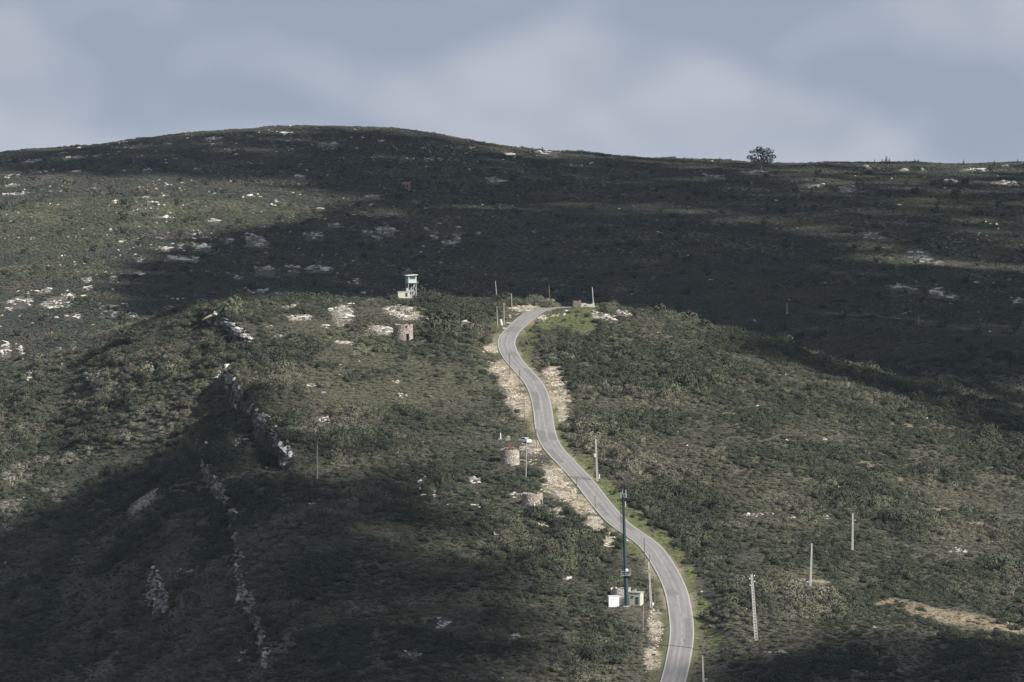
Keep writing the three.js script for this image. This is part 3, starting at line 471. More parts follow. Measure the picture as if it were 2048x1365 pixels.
function buildPoles() {
  pole(1513, 1282, 1503.5, 1148, 'lattice', 'tall white concrete pole with climbing openings and four insulators, in dark bushes', undefined, { w: 0.95, arms: [[0.6, 1], [2.1, 1], [1.3, -1], [3.0, -1]] });
  pole(1621.5, 1177, 1624, 1087, 'lattice', 'slim concrete pole standing beside a stony clearing across the road', undefined, { w: 0.55 });
  pole(1705.5, 1107, 1706, 1027, 'lattice', 'concrete pole with one insulator on the grey green bush slope', undefined, { w: 0.58, arms: [[2.1, 1]] });
  const big = pole(1195, 963, 1191.5, 879, 'lattice', 'pale concrete pole with bulging transformer box on the road verge', undefined, { w: 0.62 });
  part('transformer', joined(new THREE.CylinderGeometry(0.42, 0.42, 0.9, 14), new THREE.ConeGeometry(0.42, 0.3, 14).translate(0, 0.6, 0)).translate(-0.6, 7.9, 0), M.grey, big);
  const near = pole(1303, 1218, 1297.5, 1124, 'lattice', 'concrete pole with meter box and switch gear beside the telecom hut', undefined, { w: 0.6 });
  part('meter_box', box(0.5, 0.75, 0.35, 0.5, 1.2, 0.1), M.white, near); part('switch_gear', joined(box(0.5, 1.1, 0.4, 0, 8.1, 0.25), box(0.25, 0.5, 0.3, -0.1, 9.2, 0.3), box(0.2, 0.9, 0.2, 0.2, 10.2, 0.2)), M.grey, near);
  pole(1409, 1400, 1405, 1311, 'lattice', 'pale concrete pole on the verge by the lowest bend of the road', undefined, { w: 0.5 });
  pole(634, 965, 634.5, 889, 'wood', 'lone wooden pole in dark scrub beside the cliff band', undefined, { w: 0.28, m: M.oldWood });
  pole(1051.5, 962, 1053, 882, 'wood', 'wooden pole between the two pale round towers', undefined, { w: 0.22, m: M.oldWood });
  const crest = 'weathered utility pole standing against the dark hill at the crest', G = 'utility poles along the crest';
  pole(994, 597, 990.5, 562, 'wood', 'weathered utility pole on the crest, standing behind the stony road bank', undefined, { crest: true, w: 0.22, m: M.oldWood });
  pole(1024, 624, 1022.5, 587, 'wood', 'weathered utility pole standing on the stony road bank', undefined, { crest: true, w: 0.22, m: M.oldWood });
  pole(1100, 612, 1098, 571, 'wood', 'dark wooden utility pole where the road tops the crest', undefined, { crest: true, w: 0.22, m: M.wood });
  pole(1187, 606, 1184.5, 575, 'wood', 'whitish utility pole beside the ruined hut on the crest', undefined, { crest: true, w: 0.2, m: M.concrete });
  pole(1008, 651, 1007.5, 607, 'wood', 'weathered utility pole next to the white slab at the upper bend', undefined, { w: 0.24, m: M.oldWood });
  pole(995, 655, 993.5, 614, 'wood', 'thin weathered utility pole in grass at the upper bend', undefined, { w: 0.2, m: M.oldWood });
  pole(1574.5, 630, 1574.5, 606, 'wood', 'whitish utility pole standing in the shaded valley behind the ridge', undefined, { w: 0.3, m: M.concrete });
  pole(1838, 654, 1838, 631, 'wood', 'grey utility pole on the low lit rise beyond the valley', undefined, { w: 0.26, m: M.oldWood });
  const R = 'thin roadside pole at the edge of the tarmac', RG = 'thin poles along the road edge';
  for (const [u, v, ut, vt] of [[1020, 743, 1018.5, 706], [1041, 790, 1039, 740], [1049, 842, 1048, 788], [1073.5, 896, 1072.5, 858], [1055, 880, 1054.5, 842], [1155, 998, 1153, 957], [1191, 1018, 1190, 992], [1290, 1122, 1288.5, 1077], [1300, 1140, 1299, 1109], [983.5, 692, 983, 660], [1309, 1205, 1307, 1152], [978, 688, 978, 672]]) pole(u, v, ut, vt, 'post', R, RG, { w: 0.13 });
  pole(1286, 1268, 1287, 1214, 'post', 'bent thin pole in the bushes below the telecom hut', undefined, { w: 0.1, m: M.oldWood });
}

// ---------------------------------------------------------------- telecom site
function buildTelecom() {
  const p = find(1254, 1213), k = p.d / FPX;                          // about 0.134 m a pixel
  const S = (u, v, dz = 0) => [p.x + (u - 1254) * k, p.y + (1213 - v) * k, -p.d - dz];
  const mast = thing('telecom_mast', 'tall dark green tubular mast with work platform and white antennas', 'mast', S(1254, 1213)); mast.rotation.z = 0.036;
  const H = 224 * k; part('shaft', bar(V3(0, -1, 0), V3(0, H, 0), 0.62, 16, 0.3), M.green, mast);
  const ladder = part('cable_ladder', joined(bar(V3(-0.62, 1, 0.35), V3(-0.55, H - 0.6, 0.3), 0.05), bar(V3(-0.95, 1, 0.35), V3(-0.88, H - 0.6, 0.3), 0.05)), M.green, mast);
  for (let i = 0; i < 44; i++) part('rung', bar(V3(-0.93, 1.2 + i * 0.64, 0.33), V3(-0.58, 1.2 + i * 0.64, 0.33), 0.025, 5), M.green, ladder);
  const y = 62 * k, plat = part('platform', joined(box(2.5, 0.12, 2.2, 0, y, 0), box(2.5, 0.08, 0.08, 0, y + 1.1, 1.1), box(2.5, 0.08, 0.08, 0, y + 1.1, -1.1), box(0.08, 0.08, 2.2, -1.25, y + 1.1, 0), box(0.08, 0.08, 2.2, 1.25, y + 1.1, 0), box(2.5, 0.06, 0.06, 0, y + 0.6, 1.1)), M.steel, mast);
  for (const [a, b] of [[-1.25, 1.1], [1.25, 1.1], [0, 1.1], [-1.25, -1.1], [1.25, -1.1]]) part('rail_post', box(0.1, a ? 1.9 : 1.2, 0.1, a, y + (a ? 0.9 : 0.6), b), M.steel, plat);
  part('dish', new THREE.LatheGeometry([[0.01, 0], [0.25, 0.05], [0.38, 0.2], [0.36, 0.22], [0.01, 0.12]].map(([x, q]) => new THREE.Vector2(x, q)), 16).rotateX(1.2).translate(0.35, y + 1.45, 0.75), M.white, mast);
  part('head_frame', joined(box(1.3, 0.1, 1.3, 0, H - 0.7, 0), box(1.3, 0.08, 0.08, 0, H + 0.3, 0.6), box(1.3, 0.08, 0.08, 0, H + 0.3, -0.6), bar(V3(0, H - 0.6, 0), V3(0, H + 2, 0), 0.06)), M.grey, mast);
  for (const [x, yy, z, h] of [[0.78, H + 0.2, 0.2, 2.1], [-0.6, H, 0.5, 1.4], [-0.1, H + 0.1, -0.7, 1.9], [0.55, H - 2.6, 0.35, 1.5], [0.1, H - 0.05, 0.72, 1.1]]) part('panel_antenna', new THREE.CapsuleGeometry(0.14, h - 0.2, 4, 10).scale(1.1, 1, 0.6).translate(x, yy, z), x === 0.1 ? M.grey : M.white, mast);
  part('footing', box(1.9, 1.4, 1.9, 0, -0.6, 0), M.concrete, mast);
  // cabinet
  const c = thing('equipment_cabinet', 'large white equipment cabinet at the foot of the green mast', 'cabinet', S(1227.5, 1214, -0.4), 0.12); const W = 21 * k, CH = 21 * k;
  part('housing', box(W, CH, 2, 0, CH / 2, -0.4), M.white, c); part('roof', box(W + 0.16, 0.1, 2.2, 0, CH + 0.052, -0.4), M.white, c); part('door', box(1.05, 2.0, 0.05, -0.1, 1.15, 0.63), M.white, c); part('door_handle', box(0.06, 0.25, 0.06, 0.3, 1.15, 0.68), M.dark, c);
  for (const [x, yy, w, h] of [[-0.45, 2.05, 0.3, 0.12], [-0.05, 2.05, 0.28, 0.22], [0.25, 1.72, 0.14, 0.3], [1.1, 1.1, 0.18, 0.4], [-0.1, 2.6, 0.3, 0.1], [1.05, 0.5, 0.1, 0.5]]) part('vent', box(w, h, 0.03, x, yy, x > 0.5 || yy > 2.4 ? 0.618 : 0.672), M.grey, c);
  part('plinth', box(W + 0.5, 1.6, 2.6, 0, -0.805, -0.4), M.concrete, c);
  // rack with grating beside it
  const r = thing('cable_rack', 'grey steel grating rack between the white cabinet and the mast', 'rack', S(1245, 1213, 0.5)); part('frame', joined(box(0.08, 2.3, 0.08, -0.7, 1.15, 0), box(0.08, 2.3, 0.08, 0.45, 1.15, 0), box(1.2, 0.08, 0.08, -0.12, 2.26, 0.003), box(1.2, 0.08, 0.08, -0.12, 0.2, 0.003)), M.steel, r);
  for (let i = 0; i < 9; i++) part('slat', box(0.06, 2, 0.05, -0.58 + i * 0.115, 1.2, 0), i % 3 ? M.white : M.grey, r);
  // hut
  const hut = thing('telecom_hut', 'beige flat roofed hut with dark door behind the green mast', 'hut', S(1273, 1210, 2.2), -0.35), hw = 24 * k, hh = 23 * k;
  part('wall', box(hw, hh + 1.5, 2.8, 0, hh / 2 - 0.75, 0), M.plaster, hut); part('roof', box(hw + 0.4, 0.16, 3.2, 0, hh + 0.082, 0), M.grey, hut);
  const dr = part('door', box(0.85, 2.0, 0.08, 0.75, 1.02, 1.43), M.door, hut); part('handle', box(0.05, 0.16, 0.06, 1.05, 1.0, 1.49), M.steel, dr);
  const wn = part('window', box(0.8, 0.4, 0.06, -0.55, 2.05, 1.43), M.dark, hut); part('sill', box(0.9, 0.07, 0.14, -0.55, 1.8, 1.46), M.grey, wn);
  part('side_window', box(0.06, 0.7, 0.7, hw / 2 + 0.01, 1.8, 0.1), M.grey, hut);
  part('roof_unit', joined(box(0.7, 0.5, 0.5, -0.6, hh + 0.42, 0.3), box(0.3, 0.8, 0.3, -0.1, hh + 0.57, 0.2)), M.grey, hut);
  const fence = thing('fence_post', 'short dark green fence post beside the white cabinet', 'post', S(1213, 1215)); part('shaft', bar(V3(0, -0.4, 0), V3(0, 2.1, 0), 0.05), M.green, fence); part('cap', new THREE.SphereGeometry(0.07, 8, 6).translate(0, 2.1, 0), M.green, fence);
  const fence2 = thing('fence_post', 'grey fence post in front of the beige hut', 'post', S(1268, 1214, -1)); part('shaft', bar(V3(0, -0.4, 0), V3(0, 3.4, 0), 0.04), M.steel, fence2); part('cap', new THREE.SphereGeometry(0.06, 8, 6).translate(0, 3.4, 0), M.steel, fence2);
  CLEAR.push({ e: { x: p.x, d: p.d + 2, rx: 6.2, rd: 7, sh: 0 }, front: 7 });
}

// ---------------------------------------------------------------- lookout tower and its outbuilding
function buildLookout() {
  const p = onRidge(822, 599), k = p.d / FPX, o = thing('lookout_tower', 'pale blue lookout cabin on tall steel legs on the ridge top', 'tower', [p.x, p.y, -p.d], 0.35);
  const leg = (toPhoto(p.x, p.y, p.d)[1] - 566) * k, cw = 17 * k, ch = 14 * k, hw = cw / 2;
  const corners = [[-hw, hw], [hw, hw], [hw, -hw], [-hw, -hw]].map(([a, b]) => [a * 0.96, b * 0.96]);
  for (const [a, b] of corners) part('leg', bar(V3(a, -0.8, b), V3(a, leg, b), 0.13), M.grey, o);
  corners.forEach(([a, b], i) => { const [c, d] = corners[(i + 1) % 4]; for (const [y0, y1] of [[0.1, leg * 0.5], [leg * 0.5, leg - 0.1]]) { part('brace', bar(V3(a, y0, b), V3(c, y1, d), 0.05), M.white, o); part('brace', bar(V3(a, y1, b), V3(c, y1, d), 0.05), M.white, o); } });
  part('stair_shaft', joined(bar(V3(0.2, 0, 0), V3(0.2, leg, 0), 0.16), bar(V3(-0.7, 0, 0.5), V3(0.6, leg * 0.6, -0.4), 0.1)), M.grey, o);
  part('deck', box(cw + 0.9, 0.14, cw + 0.9, 0.2, leg, 0), M.grey, o); part('railing', joined(box(0.05, 0.05, cw + 0.9, hw + 0.6, leg + 0.9, 0), box(0.05, 0.9, 0.05, hw + 0.6, leg + 0.45, hw), box(0.05, 0.9, 0.05, hw + 0.6, leg + 0.45, 0), box(0.05, 0.9, 0.05, hw + 0.6, leg + 0.45, -hw)), M.steel, o);
  const cabin = part('cabin', box(cw, ch, cw, 0, leg + 0.075 + ch / 2, 0), M.blue, o);
  part('window', box(cw * 0.74, ch * 0.36, 0.05, 0, leg + ch * 0.72, hw + 0.015), M.glass, cabin); part('window', box(0.05, ch * 0.36, cw * 0.74, hw + 0.015, leg + ch * 0.72, 0), M.glass, cabin); part('window', box(0.05, ch * 0.36, cw * 0.74, -hw - 0.015, leg + ch * 0.72, 0), M.glass, cabin);
  const roof = part('roof', box(cw + 1.1, 0.16, cw + 1.3, -0.15, 0, 0.1).rotateZ(0.06), M.white, o); roof.position.y = leg + ch + 0.3;
  const s = thing('outbuilding', 'low white walled shed at the foot of the lookout tower', 'shed', [p.x - 15 * k, p.y, -p.d + 1.2], 0.2), w = 24 * k, h = 15 * k;
  part('wall', box(w, h + 1, 2.6, 0, h / 2 - 0.5, 0), M.plaster, s); part('roof', box(w + 0.3, 0.14, 2.9, 0, h + 0.072, 0), M.grey, s); part('doorway', box(0.9, 1.5, 0.06, 0.9, h - 1.1, 1.31), M.dark, s); part('chimney', box(0.6, 1.3, 0.6, 1.5, h + 0.8, -0.4), M.plaster, s);
  CLEAR.push({ e: { x: p.x - 3, d: p.d, rx: 6, rd: 2.5, sh: 0 }, front: 0 });
}

// ---------------------------------------------------------------- car
function buildCar() {
  const p = find(1051, 886), c = thing('parked_car', 'small white hatchback parked on the sandy lay-by beside the road', 'car', [p.x, p.y, -p.d], 0.62);
  const prof = (pts) => { const s = new THREE.Shape(); pts.forEach(([x, y], i) => i ? s.lineTo(x, y) : s.moveTo(x, y)); return s; };
  const body = new THREE.ExtrudeGeometry(prof([[-2, 0.35], [-2.03, 0.8], [-1.85, 0.95], [-1.1, 1.0], [1.55, 0.98], [1.98, 0.85], [2.02, 0.4], [1.7, 0.28], [-1.7, 0.28]]), { depth: 1.5, bevelEnabled: true, bevelSize: 0.1, bevelThickness: 0.12, bevelSegments: 3 }).translate(0, 0, -0.75).rotateY(Math.PI / 2);
  part('body', body, M.paint, c);
  const cab = new THREE.ExtrudeGeometry(prof([[-1.35, 0.98], [-0.75, 1.42], [0.95, 1.46], [1.75, 1.0]]), { depth: 1.2, bevelEnabled: true, bevelSize: 0.06, bevelThickness: 0.12, bevelSegments: 2 }).translate(0, 0, -0.6).rotateY(Math.PI / 2);
  const cabin = part('window_band', cab, M.glass, c); part('roof', new THREE.ExtrudeGeometry(prof([[-0.8, 1.47], [-0.72, 1.53], [0.95, 1.56], [1.08, 1.47]]), { depth: 1.2, bevelEnabled: true, bevelSize: 0.05, bevelThickness: 0.1, bevelSegments: 2 }).translate(0, 0, -0.6).rotateY(Math.PI / 2), M.paint, cabin);
  for (const s of [-1, 1]) for (const z of [-1.25, 1.25]) { const w = part('wheel', new THREE.TorusGeometry(0.24, 0.09, 8, 18).rotateY(Math.PI / 2).translate(s * 0.8, 0.32, z), M.rubber, c); part('rim', new THREE.CylinderGeometry(0.18, 0.18, 0.12, 12).rotateZ(Math.PI / 2).translate(s * 0.82, 0.32, z), M.steel, w); }
  for (const s of [-1, 1]) { part('tail_light', box(0.18, 0.28, 0.08, s * 0.68, 0.78, -2.11), M.tail, c); part('headlight', box(0.3, 0.16, 0.08, s * 0.6, 0.72, 2.09), M.porcelain, c); }
  part('bumper', box(1.6, 0.18, 0.12, 0, 0.42, -2.12), M.grey, c);
  CLEAR.push({ e: { x: p.x + 1, d: p.d, rx: 5, rd: 6, sh: 0 }, front: 8 });
}

// ---------------------------------------------------------------- ruined hut on the crest, far hut, slab and posts
function buildSmall() {
  { const p = onRidge(1160, 609), k = p.d / FPX, o = thing('ruined_hut', 'roofless stone hut with low pale wall on the grassy crest', 'ruin', [p.x, p.y + 0.3, -p.d]);
    const wall = (w, h, d, x, z, seed) => { const g = new THREE.BoxGeometry(w, h, d, Math.max(2, Math.round(w / 0.4)), Math.max(2, Math.round(h / 0.4)), 1), a = g.attributes.position; for (let i = 0; i < a.count; i++) { const q = vnoise(a.getX(i) * 1.8 + seed, a.getY(i) * 1.8); a.setXYZ(i, a.getX(i) + 0.06 * q, a.getY(i) + (a.getY(i) > h / 2 - 0.1 ? 0.35 * vnoise(a.getX(i) * 0.9 + seed, 3) : 0), a.getZ(i) + 0.06 * vnoise(a.getY(i) * 2 + seed, a.getX(i) * 2)); } g.computeVertexNormals(); return g.translate(x, h / 2 - 0.9, z); };
    const brown = mat(0.27, 0.22, 0.18, 1, { map: grainTexture(256, 0.5, 1, 25) });
    part('wall', wall(2.9, 2.9, 0.5, -1.0, 1.2, 1), brown, o); part('wall', wall(0.5, 2.6, 2.6, -2.5, 0, 5), brown, o); part('wall', wall(2.9, 2.4, 0.5, -1.0, -1.4, 8), brown, o); part('low_wall', wall(5.2, 1.9, 0.5, 2.9, 1.0, 9), M.concrete, o); part('opening', box(0.8, 0.3, 0.1, 2.1, 0.35, 1.3), M.dark, o);
    CLEAR.push({ e: { x: p.x + 1, d: p.d, rx: 6.5, rd: 4, sh: 0 }, front: 12 }); }
  { const p = find(813, 376), k = p.d / FPX, o = thing('hill_hut', 'tiny hut with orange tiled roof alone on the far hillside', 'hut', [p.x, p.y, -p.d], -0.3), w = 15 * k, h = 8.5 * k, d = 3.4;
    part('wall', box(w * 0.86, h + 1, d, 0, h / 2 - 0.5, 0), mat(0.42, 0.3, 0.24, 0.9, { map: grainTexture(256, 0.6, 1, 26) }), o);
    const s = new THREE.Shape(); s.moveTo(-d / 2 - 0.3, 0); s.lineTo(0, 0.9); s.lineTo(d / 2 + 0.3, 0); const roof = part('roof', new THREE.ExtrudeGeometry(s, { depth: w, bevelEnabled: false }).translate(0, 0, -w / 2).rotateY(Math.PI / 2), M.roofRed, o); roof.position.y = h + 0.003; part('doorway', box(0.9, 1.9, 0.06, w * 0.22, 0.95, d / 2 + 0.01), M.dark, o);
    CLEAR.push({ e: { x: p.x, d: p.d, rx: 3.2, rd: 3, sh: 0 }, front: 11 }); }
  { const p = find(1004.5, 651), k = p.d / FPX, o = thing('marker_slab', 'leaning white concrete slab standing at the upper bend of the road', 'slab', [p.x, p.y, -p.d]); o.rotation.z = 0.2; const g = box(0.62, 2.6, 0.4, 0, 0.95, 0); part('slab', g, M.white, o); part('base', box(0.95, 0.5, 0.8, 0, -0.12, 0), M.concrete, o); CLEAR.push({ e: { x: p.x, d: p.d, rx: 3, rd: 2, sh: 0 }, front: 10 }); }
  { const p = find(1001, 879), o = thing('boundary_stone', 'thin white marker stone in scrub behind the tower with red timbers', 'marker', [p.x, p.y, -p.d]); part('stone', new THREE.CylinderGeometry(0.16, 0.2, 2.0, 8).translate(0, 0.8, 0), M.white, o); part('top', new THREE.SphereGeometry(0.19, 8, 6).translate(0, 1.85, 0), M.white, o); part('foot', box(1.6, 0.4, 0.8, 0, -0.05, 0), M.concrete, o); CLEAR.push({ e: { x: p.x, d: p.d, rx: 1.6, rd: 2, sh: 0 }, front: 7 }); }
  { const p = find(1016, 882), o = thing('stone_shrine', 'small squat stone block with rounded cap near the white car', 'block', [p.x, p.y, -p.d]); part('block', box(1.5, 1.1, 1.2, 0, 0.45, 0), M.plasterOld, o); part('cap', new THREE.SphereGeometry(0.55, 10, 8).scale(1.1, 0.8, 1).translate(0, 1.15, 0), M.plasterOld, o); CLEAR.push({ e: { x: p.x, d: p.d, rx: 2, rd: 2, sh: 0 }, front: 7 }); }
  { const p = find(1199, 958), o = thing('verge_marker', 'short white marker post next to the pole with the transformer', 'post', [p.x, p.y, -p.d]); part('post', box(0.3, 1.5, 0.2, 0, 0.6, 0), M.white, o); part('base', box(0.5, 0.25, 0.4, 0, -0.02, 0), M.concrete, o); CLEAR.push({ e: { x: p.x, d: p.d, rx: 1.6, rd: 2, sh: 0 }, front: 7 }); }
}
buildTowers(); buildPoles(); buildTelecom(); buildLookout(); buildCar(); buildSmall();
// ---------------------------------------------------------------- shrubs
function bushGeometry(seed, leaves, size, squat, lumps = 7) {
  const R = rng(seed), L = [], pos = [], nor = [], col = [];
  for (let i = 0; i < lumps; i++) { const a = i / lumps * 6.283 + R(), r = i === 0 ? 0 : 0.3 + 0.35 * R(); L.push([Math.cos(a) * r, 0.35 + 0.35 * R() * (1 - r * 0.6), Math.sin(a) * r, 0.38 + 0.2 * R()]); }
  const tri = (a, b, c, n, k) => { for (const p of [a, b, c]) { pos.push(p.x, p.y * squat, p.z); nor.push(n.x, n.y, n.z); col.push(k, k, k); } };
  const v = new THREE.Vector3(), q = new THREE.Vector3(), n = new THREE.Vector3(), t = new THREE.Vector3(), s = new THREE.Vector3();
  for (let i = 0; i < leaves; i++) {
    const [x, y, z, r] = L[i % lumps], up = R() * 1.35 - 0.35, az = R() * 6.283, c = Math.sqrt(Math.max(0, 1 - up * up));
    n.set(Math.cos(az) * c, up, Math.sin(az) * c); v.set(x, y, z).addScaledVector(n, r * (0.78 + 0.36 * R())); if (v.y < 0.02) v.y = 0.02 + 0.1 * R();
    q.set(R() - 0.5, R() - 0.5, R() - 0.5).multiplyScalar(1.3).add(n).normalize();
    t.set(R() - 0.5, R() - 0.5, R() - 0.5).cross(q).normalize(); s.copy(q).cross(t);
    const w = size * (0.6 + 0.8 * R()), k = 0.75 + 0.5 * R(), A = v.clone().addScaledVector(t, w), B = v.clone().addScaledVector(t, -0.5 * w).addScaledVector(s, 0.75 * w), C = v.clone().addScaledVector(t, -0.5 * w).addScaledVector(s, -0.75 * w);
    tri(A, B, C, q.lerp(n, 0.6).normalize(), k);
  }
  const core = new THREE.IcosahedronGeometry(1, 1), a = core.attributes.position;   // twiggy heart of the shrub
  for (let i = 0; i < a.count; i++) { v.fromBufferAttribute(a, i); const f = 0.62 + 0.22 * fbm(v.x * 2 + seed, v.z * 2 + v.y, 2); a.setXYZ(i, v.x * f, Math.max(0, 0.32 + v.y * f * 0.62), v.z * f); }
  core.computeVertexNormals();
  for (let i = 0; i < a.count; i++) { pos.push(a.getX(i), a.getY(i) * squat, a.getZ(i)); nor.push(core.attributes.normal.getX(i), core.attributes.normal.getY(i), core.attributes.normal.getZ(i)); col.push(0.85, 0.85, 0.8); }
  const g = new THREE.BufferGeometry(); g.setAttribute('position', new THREE.Float32BufferAttribute(pos, 3)); g.setAttribute('normal', new THREE.Float32BufferAttribute(nor, 3)); g.setAttribute('color', new THREE.Float32BufferAttribute(col, 3)); return g;
}
const leafMat = new THREE.MeshStandardMaterial({ color: 0xffffff, vertexColors: true, roughness: 1, side: THREE.DoubleSide });
const BUSH = [bushGeometry(1, 130, 0.2, 1, 7), bushGeometry(2, 130, 0.21, 0.8, 6), bushGeometry(3, 120, 0.19, 1.15, 5), bushGeometry(4, 110, 0.22, 0.62, 8)];
const NEAR = [bushGeometry(11, 340, 0.105, 1, 9), bushGeometry(12, 340, 0.11, 0.8, 8), bushGeometry(13, 320, 0.105, 1.12, 7), bushGeometry(14, 300, 0.115, 0.62, 10)];
const kinds = {                                                       // leaf colours
  dark: [0.038, 0.044, 0.027], green: [0.068, 0.074, 0.044], heath: [0.082, 0.075, 0.056], grey: [0.118, 0.116, 0.08], pale: [0.15, 0.143, 0.115], hill: [0.056, 0.063, 0.047], meadow: [0.115, 0.116, 0.07], dry: [0.26, 0.2, 0.12], turf: [0.13, 0.152, 0.045],
};
const BARE = [...SAND];
const TANGLE = [[40, 955, 60, 36], [80, 930, 50, 24], [112, 985, 50, 50], [150, 922, 70, 24], [20, 1012, 50, 44], [64, 1044, 40, 24], [20, 1066, 36, 20]].map((p) => ellipse(...p)).filter(Boolean);
const placed = [];
{
  const R = rng(4242), bins = 160, top = new Float64Array(bins).fill(-1);
  for (let d = 1120; d < 3445;) {
    const sp = d < 1950 ? 1.55 : lerp(1.9, 2.7, smooth(d, 1950, 2800)), halfW = Math.tan(6.5 * Math.PI / 180) * d;
    if (d > 1110) for (let b = 0; b < bins; b++) { const s = lerp(-0.115, 0.115, (b + 0.5) / bins); const y = surface(s * d, d); top[b] = Math.max(top[b], (y - EYE) / d); }
    for (let x = -halfW; x < halfW; x += sp) {
      const X = x + (R() - 0.5) * sp * 1.1, D = d + (R() - 0.5) * sp * 1.1, r0 = R(), r1 = R(), r2 = R(), r3 = R();
      const b = clamp(Math.floor((X / D + 0.115) / 0.23 * bins), 0, bins - 1), y = surface(X, D);
      if ((y + 2.5 - EYE) / D < top[b] - 0.0004) continue;
      const rd = nearRoad(X, D); if (rd && rd.dist < (rd.side < 0 ? 6.2 : 5.4)) continue;
      const n1 = fbm(X / 11 + 3, D / 16 + 7, 3), n2 = fbm(X / 45 + 8, D / 70, 3), n3 = fbm(X / 4, D / 5, 2);
      let hit = false; for (const c of CLEAR) { const e = c.e; if (Math.abs(D - e.d) > e.rd + c.front + 2 || Math.abs(X - e.x) > e.rx * 3 + 6) continue; const q = inside(e, X, D); if (q < 1.25 || (D < e.d && D > e.d - e.rd - c.front && Math.abs(X - e.x - e.sh * Math.max(D - e.d, -e.rd)) < e.rx * 1.05)) { hit = true; break; } }
      if (hit && r3 > (d > 1960 ? 0.12 : 0.2)) continue; const tiny = hit ? 0.5 : 1;
      if (patch(BARE, X, D, n1) > 0.35 && r0 > 0.06) continue;
      const stony = patch(STONY, X, D, n1), meadow = patch(MEADOW, X, D, n1), dry = patch(DRY, X, D, n1), grass = patch(GRASS, X, D, n1), tangle = patch(TANGLE, X, D, n1 * 0.5);
      if (stony > 0.4 && r0 > 0.16) continue;
      if (grass > 0.3 && d < 1900 && r0 > 0.1) continue;
      if (dry > 0.4 && r0 > 0.16) continue;
      const far = smooth(D, 1960, 2150);
      // plant communities in patches: which species rules, how tall and how dense it grows
      const species = 0.5 + 1.25 * fbm(X / 26 + 31, D / 44 + 5, 3) + 0.55 * (r2 - 0.5), tall = fbm(X / 17 + 71, D / 34 + 13, 3);
      let kind, rad = lerp(0.7, 2.3, r1 ** 2.6) * (1 + 0.9 * tall) * (1 + 0.3 * n1), keep = 0.74 + 0.4 * n1 + 0.25 * n3, hgt = 0.62 + 0.5 * tall + 0.25 * (r2 - 0.3);
      if (far > 0.5) { kind = meadow > 0.35 ? (species < 0.42 ? 'meadow' : 'green') : species < 0.74 ? 'hill' : 'heath'; rad = lerp(0.9, 1.7, r1 ** 2) * (1 + 0.4 * tall); keep = 0.92; hgt = 0.42 + 0.2 * r2 + 0.2 * tall; if (r3 < 0.01 && D < 3250) { rad *= 1.7; hgt = 1.0; kind = 'dark'; } }
      else if (meadow > 0.4) { kind = species < 0.62 ? 'meadow' : species < 0.8 ? 'heath' : 'dark'; if (kind !== 'dark') { rad *= 0.75; hgt *= 0.55; } keep *= 0.9; }
      else kind = species < 0.1 ? 'grey' : species < 0.3 ? 'heath' : species < 0.58 ? 'green' : 'dark';
      if (far < 0.5 && rad < 0.85 && r3 > 0.6) continue;
      hgt = clamp(hgt, 0.34, 1.05);
      if (tangle > 0.3 && r0 + n3 < 0.55) { kind = 'pale'; rad *= 1.35; hgt *= 1.1; }
      if (r0 > keep) continue;
      if (rd && rd.dist < 11 && far < 0.5) { rad *= 0.7; if (r3 < 0.45) continue; }
      if (tangle < 0.3 && far < 0.5 && meadow < 0.4 && grass < 0.3 && !(rd && rd.dist < 14) && tiny === 1 && r3 < 0.03 + 0.16 * tall) { rad *= 1.5; hgt = Math.min(hgt * 1.15, 1.05); }
      rad *= tiny;
      placed.push({ x: X, y, d: D, r: rad, h: hgt * rad, kind, t: r3 * 6.283, v: Math.floor(r0 * 977) % 4, c: 0.86 + 0.28 * R() + (far > 0.5 ? 0.12 : 0.3) * n3 + 0.3 * n1, far: far > 0.5 });
    }
    d += sp;
  }
}
